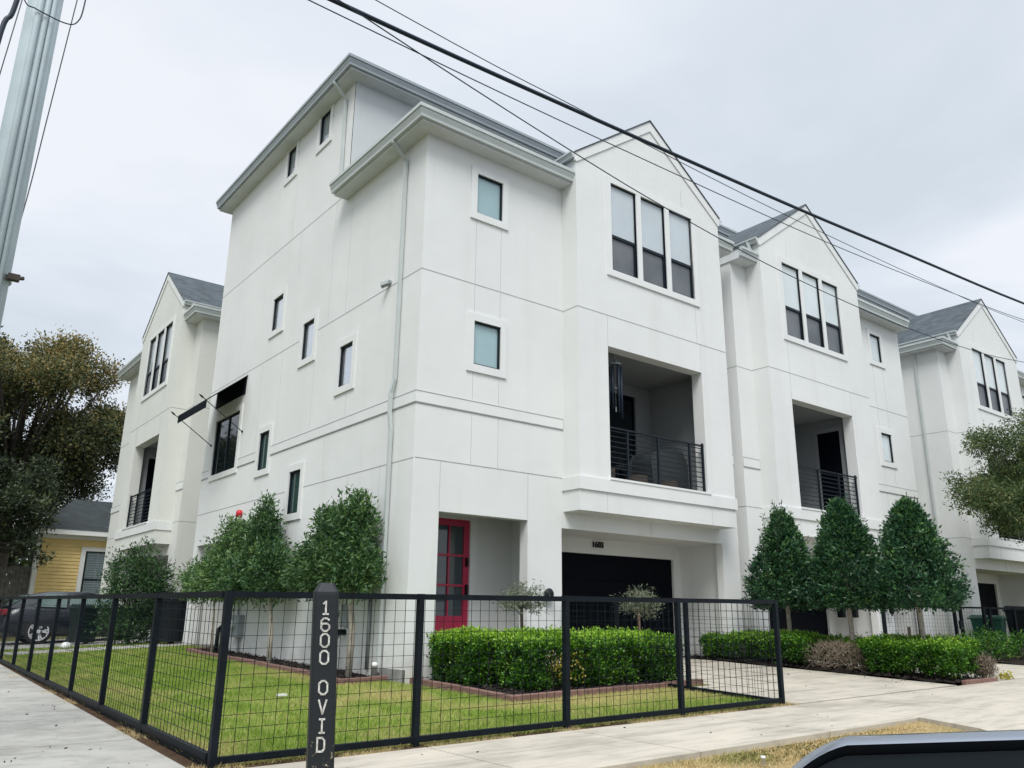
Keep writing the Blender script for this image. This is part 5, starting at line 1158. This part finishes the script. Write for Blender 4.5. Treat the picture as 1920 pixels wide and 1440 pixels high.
# bins
def bin_(x,y,z,w,d,h,mat,label,rot=0,lidmat=None):
    o=thing('wheelie_bin',label,'bin',(x,y,z)); ca,sa=math.cos(rot),math.sin(rot)
    T=lambda a,b,c:(x+a*ca-b*sa,y+a*sa+b*ca,z+c)
    m=MB(T); a,b=w/2,d/2; lo=[(-a*.8,-b*.8,.06),(a*.8,-b*.8,.06),(a*.8,b*.8,.06),(-a*.8,b*.8,.06)]; mid=[(-a,-b,h*.86),(a,-b,h*.86),(a,b,h*.86),(-a,b,h*.86)]; ri=[(-a*1.06,-b*1.06,h*.87),(a*1.06,-b*1.06,h*.87),(a*1.06,b*1.06,h*.87),(-a*1.06,b*1.06,h*.87)]; rt=[(p[0],p[1],h*.92) for p in ri]
    vs=lo+mid+ri+rt; fs=[(3,2,1,0)]+[(4*i+j,4*i+(j+1)%4,4*i+4+(j+1)%4,4*i+4+j) for i in range(3) for j in range(4)]+[(12,13,14,15)]
    m.add(vs,fs); m.build('body',mat,o,bevel=.015)
    m=MB(T); m.add([(-a*1.08,-b*1.12,h*.925),(a*1.08,-b*1.12,h*.925),(a*1.08,b*1.15,h*.925),(-a*1.08,b*1.15,h*.925),(-a*.9,-b*.9,h*.985),(a*.9,-b*.9,h*.985),(a*.9,b*.95,h),(-a*.9,b*.95,h)],[(3,2,1,0),(4,5,6,7),(0,1,5,4),(1,2,6,5),(2,3,7,6),(3,0,4,7)]); m.build('lid',lidmat or mat,o,bevel=.02)
    for sx_ in (-1,1):
        m=MB(T); m.lathe((sx_*a*.75,b*.85,.12),[(.12,-.03),(.12,.03)],14,'x'); m.build('wheel',M['tyre'],o)
    m=MB(T); m.tube([(-a*.7,b*1.25,h*.9),(a*.7,b*1.25,h*.9)],.018,6); m.build('handle',M['blackp'],o)
bin_(-.22,11.3,-.02,.55,.55,1.18,M['blackp'],'tall black wheelie bin beside the white porch post',.3)
bin_(-1.75,13.9,-.1,.6,.62,1.05,M['bin_dark'],'dark green wheelie bin between the parked car and the shrub',.2)
bin_(18.95,-.62,-.1,.80,.78,1.05,M['bin_green'],'green wheelie bin behind the far mesh fence',.25)
bin_(20.45,-.9,-.1,.62,.62,1.32,M['blackp'],'black wheelie bin behind the far fence, at the right edge',.1)
m=MB(); m.lathe((-2.48,11.9,-.12),[(.12,0),(.13,.06),(.09,.13),(.02,.15)],9); tag(m.build('white_stone',M['white_pl'],None,True,loc=(-2.48,11.9,-.12)),'small white stone on the grass beside the garden walk','stone')
m=MB(); m.box(-2.27,-2.15,-.72,-.66,G(-2.2,-.7)+.02,G(-2.2,-.7)+.045); tag(m.build('paper_scrap',M['white_pl'],None,loc=(-2.21,-.69,-.28)),'small white scrap of paper on the lawn','litter')
m=MB(); m.lathe((-.47,-6.72,-.43),[(.018,0),(.018,.05),(.024,.05),(.02,.07)],10); tag(m.build('sprinkler_head',M['white_pl'],None,True,loc=(-.47,-6.72,-.43)),'tiny white capped pipe standing in the dry grass by the sidewalk edge','pipe')

# ------------------------------------------------------------------ side mirror of the viewer's car
mc=np.array([-6.2042, -11.0462, 0.612]); fw=norm(np.array([mc[0]+6.76,mc[1]+11.29,mc[2]-.75])); rt=norm(np.cross(fw,[0,0,1])); 
fwh=norm(np.array([fw[0],fw[1],-.05])); rt=norm(np.cross(fwh,[0,0,1])); upv=np.cross(rt,fwh)
def MP(a,b,c): return tuple(mc+rt*a+upv*b+fwh*c)
def rr_ring(w,h,r,c,n=18,dx=0,dy=0,tilt=0.0):
    out=[]; w=w+.03
    for qx,qy,a0 in ((1,1,0),(-1,1,90),(-1,-1,180),(1,-1,270)):
        rr=r*1.08 if qx<0 else r*.5
        for i in range(n+1):
            a=R(a0+90*i/n); x=qx*(w-rr)+rr*math.cos(a); y=qy*(h-rr)+rr*math.sin(a); y+= (-.015*((x/w)**2) - (.006*(1-x/w)**2 if x<w else 0))*(1 if qy>0 else 0)
            out.append((x+dx,y+dy+tilt*x,c))
    return out
def loft(rings,cap0=False,cap1=True):
    m=MB(lambda a,b,c:MP(a,b,c)); n=len(rings[0]); m.add([p for r in rings for p in r],[(i*n+k,i*n+(k+1)%n,(i+1)*n+(k+1)%n,(i+1)*n+k) for i in range(len(rings)-1) for k in range(n)]+([tuple(range(n))] if cap0 else [])+([tuple((len(rings)-1)*n+k for k in range(n-1,-1,-1))] if cap1 else [])); return m
o=thing('car_side_mirror','silver and black side mirror of the car in the lower right corner','car mirror',tuple(mc))
tl=.06
loft([rr_ring(.118,.084,.062,-.008,tilt=tl),rr_ring(.122,.088,.064,.0,tilt=tl),rr_ring(.122,.088,.064,.02,tilt=tl),rr_ring(.105,.074,.055,.07,tilt=tl),rr_ring(.06,.045,.035,.095,tilt=tl)]).build('housing',M['silver'],o,True)
loft([rr_ring(.1175,.0835,.062,-.0082,tilt=tl),rr_ring(.1145,.0805,.058,-.006,tilt=tl),rr_ring(.1125,.0785,.055,-.001,tilt=tl)],cap1=False).build('bezel',M['blackp'],o,True)
loft([rr_ring(.1125,.0785,.055,-.002,tilt=tl)],cap0=True,cap1=False).build('glass',M['mirror'],o)
m=MB(MP); m.tube([(.05,-.05,.05),(.14,-.10,.04),(.22,-.14,.0)],[.03,.028,.035],10); m.build('arm',M['blackp'],o,True)

# ------------------------------------------------------------------ camera, light, sky
cam=bpy.data.cameras.new('Camera'); co=bpy.data.objects.new('Camera',cam); COL.objects.link(co); S.camera=co
cam.sensor_fit='HORIZONTAL'; cam.sensor_width=36; cam.lens=1522.25/1920*36; cam.clip_start=.05; cam.clip_end=2000
yaw,pitch,roll=R(37.89041),R(15.98536),R(.64939)
f=np.array([math.sin(yaw)*math.cos(pitch),math.cos(yaw)*math.cos(pitch),math.sin(pitch)]); r=np.array([math.cos(yaw),-math.sin(yaw),0]); u=np.cross(r,f)
r2=r*math.cos(roll)+u*math.sin(roll); u2=-r*math.sin(roll)+u*math.cos(roll)
from mathutils import Matrix
co.matrix_world=Matrix(((r2[0],u2[0],-f[0],-6.762),(r2[1],u2[1],-f[1],-11.287),(r2[2],u2[2],-f[2],.75),(0,0,0,1)))
S.render.resolution_x=1024; S.render.resolution_y=768
sun_el,sun_az=R(52),R(222)   # azimuth measured clockwise from +y
sd=np.array([math.sin(sun_az)*math.cos(sun_el),math.cos(sun_az)*math.cos(sun_el),math.sin(sun_el)])
sl=bpy.data.lights.new('Sun','SUN'); sl.energy=2.0; sl.angle=R(28); sl.color=(1,.975,.94); so=bpy.data.objects.new('Sun',sl); COL.objects.link(so)
from mathutils import Vector
so.rotation_euler=Vector(sd).to_track_quat('Z','Y').to_euler()
w=bpy.data.worlds.new('World'); S.world=w; w.use_nodes=True; nt=w.node_tree; bg=nt.nodes['Background']; bg.inputs[1].default_value=.1
sky=nt.nodes.new('ShaderNodeTexSky'); sky.sky_type='NISHITA'; sky.sun_disc=False; sky.sun_elevation=sun_el; sky.sun_rotation=sun_az; sky.air_density=1; sky.dust_density=2
tc=nt.nodes.new('ShaderNodeTexCoord'); sp=nt.nodes.new('ShaderNodeSeparateXYZ'); nt.links.new(tc.outputs['Generated'],sp.inputs[0])
# cloud deck : project the view direction on a plane so clouds foreshorten towards the horizon
dz=N(nt,'ShaderNodeMath',operation='MAXIMUM'); dz.inputs[1].default_value=.12; nt.links.new(sp.outputs[2],dz.inputs[0])
vd=nt.nodes.new('ShaderNodeVectorMath'); vd.operation='DIVIDE'; cb=nt.nodes.new('ShaderNodeCombineXYZ')
for i in range(3): nt.links.new(dz.outputs[0],cb.inputs[i])
nt.links.new(tc.outputs['Generated'],vd.inputs[0]); nt.links.new(cb.outputs[0],vd.inputs[1])
nz=N(nt,'ShaderNodeTexNoise'); nz.inputs['Scale'].default_value=.75; nz.inputs['Detail'].default_value=6; nz.inputs['Roughness'].default_value=.52; nz.inputs['Distortion'].default_value=.25; nt.links.new(vd.outputs[0],nz.inputs['Vector'])
cr=ramp(nt,[(.36,(5.1,5.65,6.2)),(.5,(5.9,6.35,6.95)),(.64,(6.85,7.1,7.55))],nz.outputs[0])
# overcast luminance rises to the zenith
zr=N(nt,'ShaderNodeMapRange'); zr.inputs[1].default_value=.66; zr.inputs[2].default_value=1.0; zr.inputs[3].default_value=1.0; zr.inputs[4].default_value=2.9; nt.links.new(sp.outputs[2],zr.inputs[0])
sc=nt.nodes.new('ShaderNodeVectorMath'); sc.operation='SCALE'; nt.links.new(cr.outputs[0],sc.inputs[0]); nt.links.new(zr.outputs[0],sc.inputs['Scale'])
mx=N(nt,'ShaderNodeMix',data_type='RGBA'); mx.inputs[0].default_value=.93; nt.links.new(sky.outputs[0],mx.inputs[6]); nt.links.new(sc.outputs[0],mx.inputs[7]); nt.links.new(mx.outputs[2],bg.inputs[0])
S.view_settings.view_transform='Standard'; S.view_settings.look='None'; S.view_settings.exposure=.42; S.view_settings.gamma=1; S.view_settings.use_curve_mapping=False
S.cycles.max_bounces=8
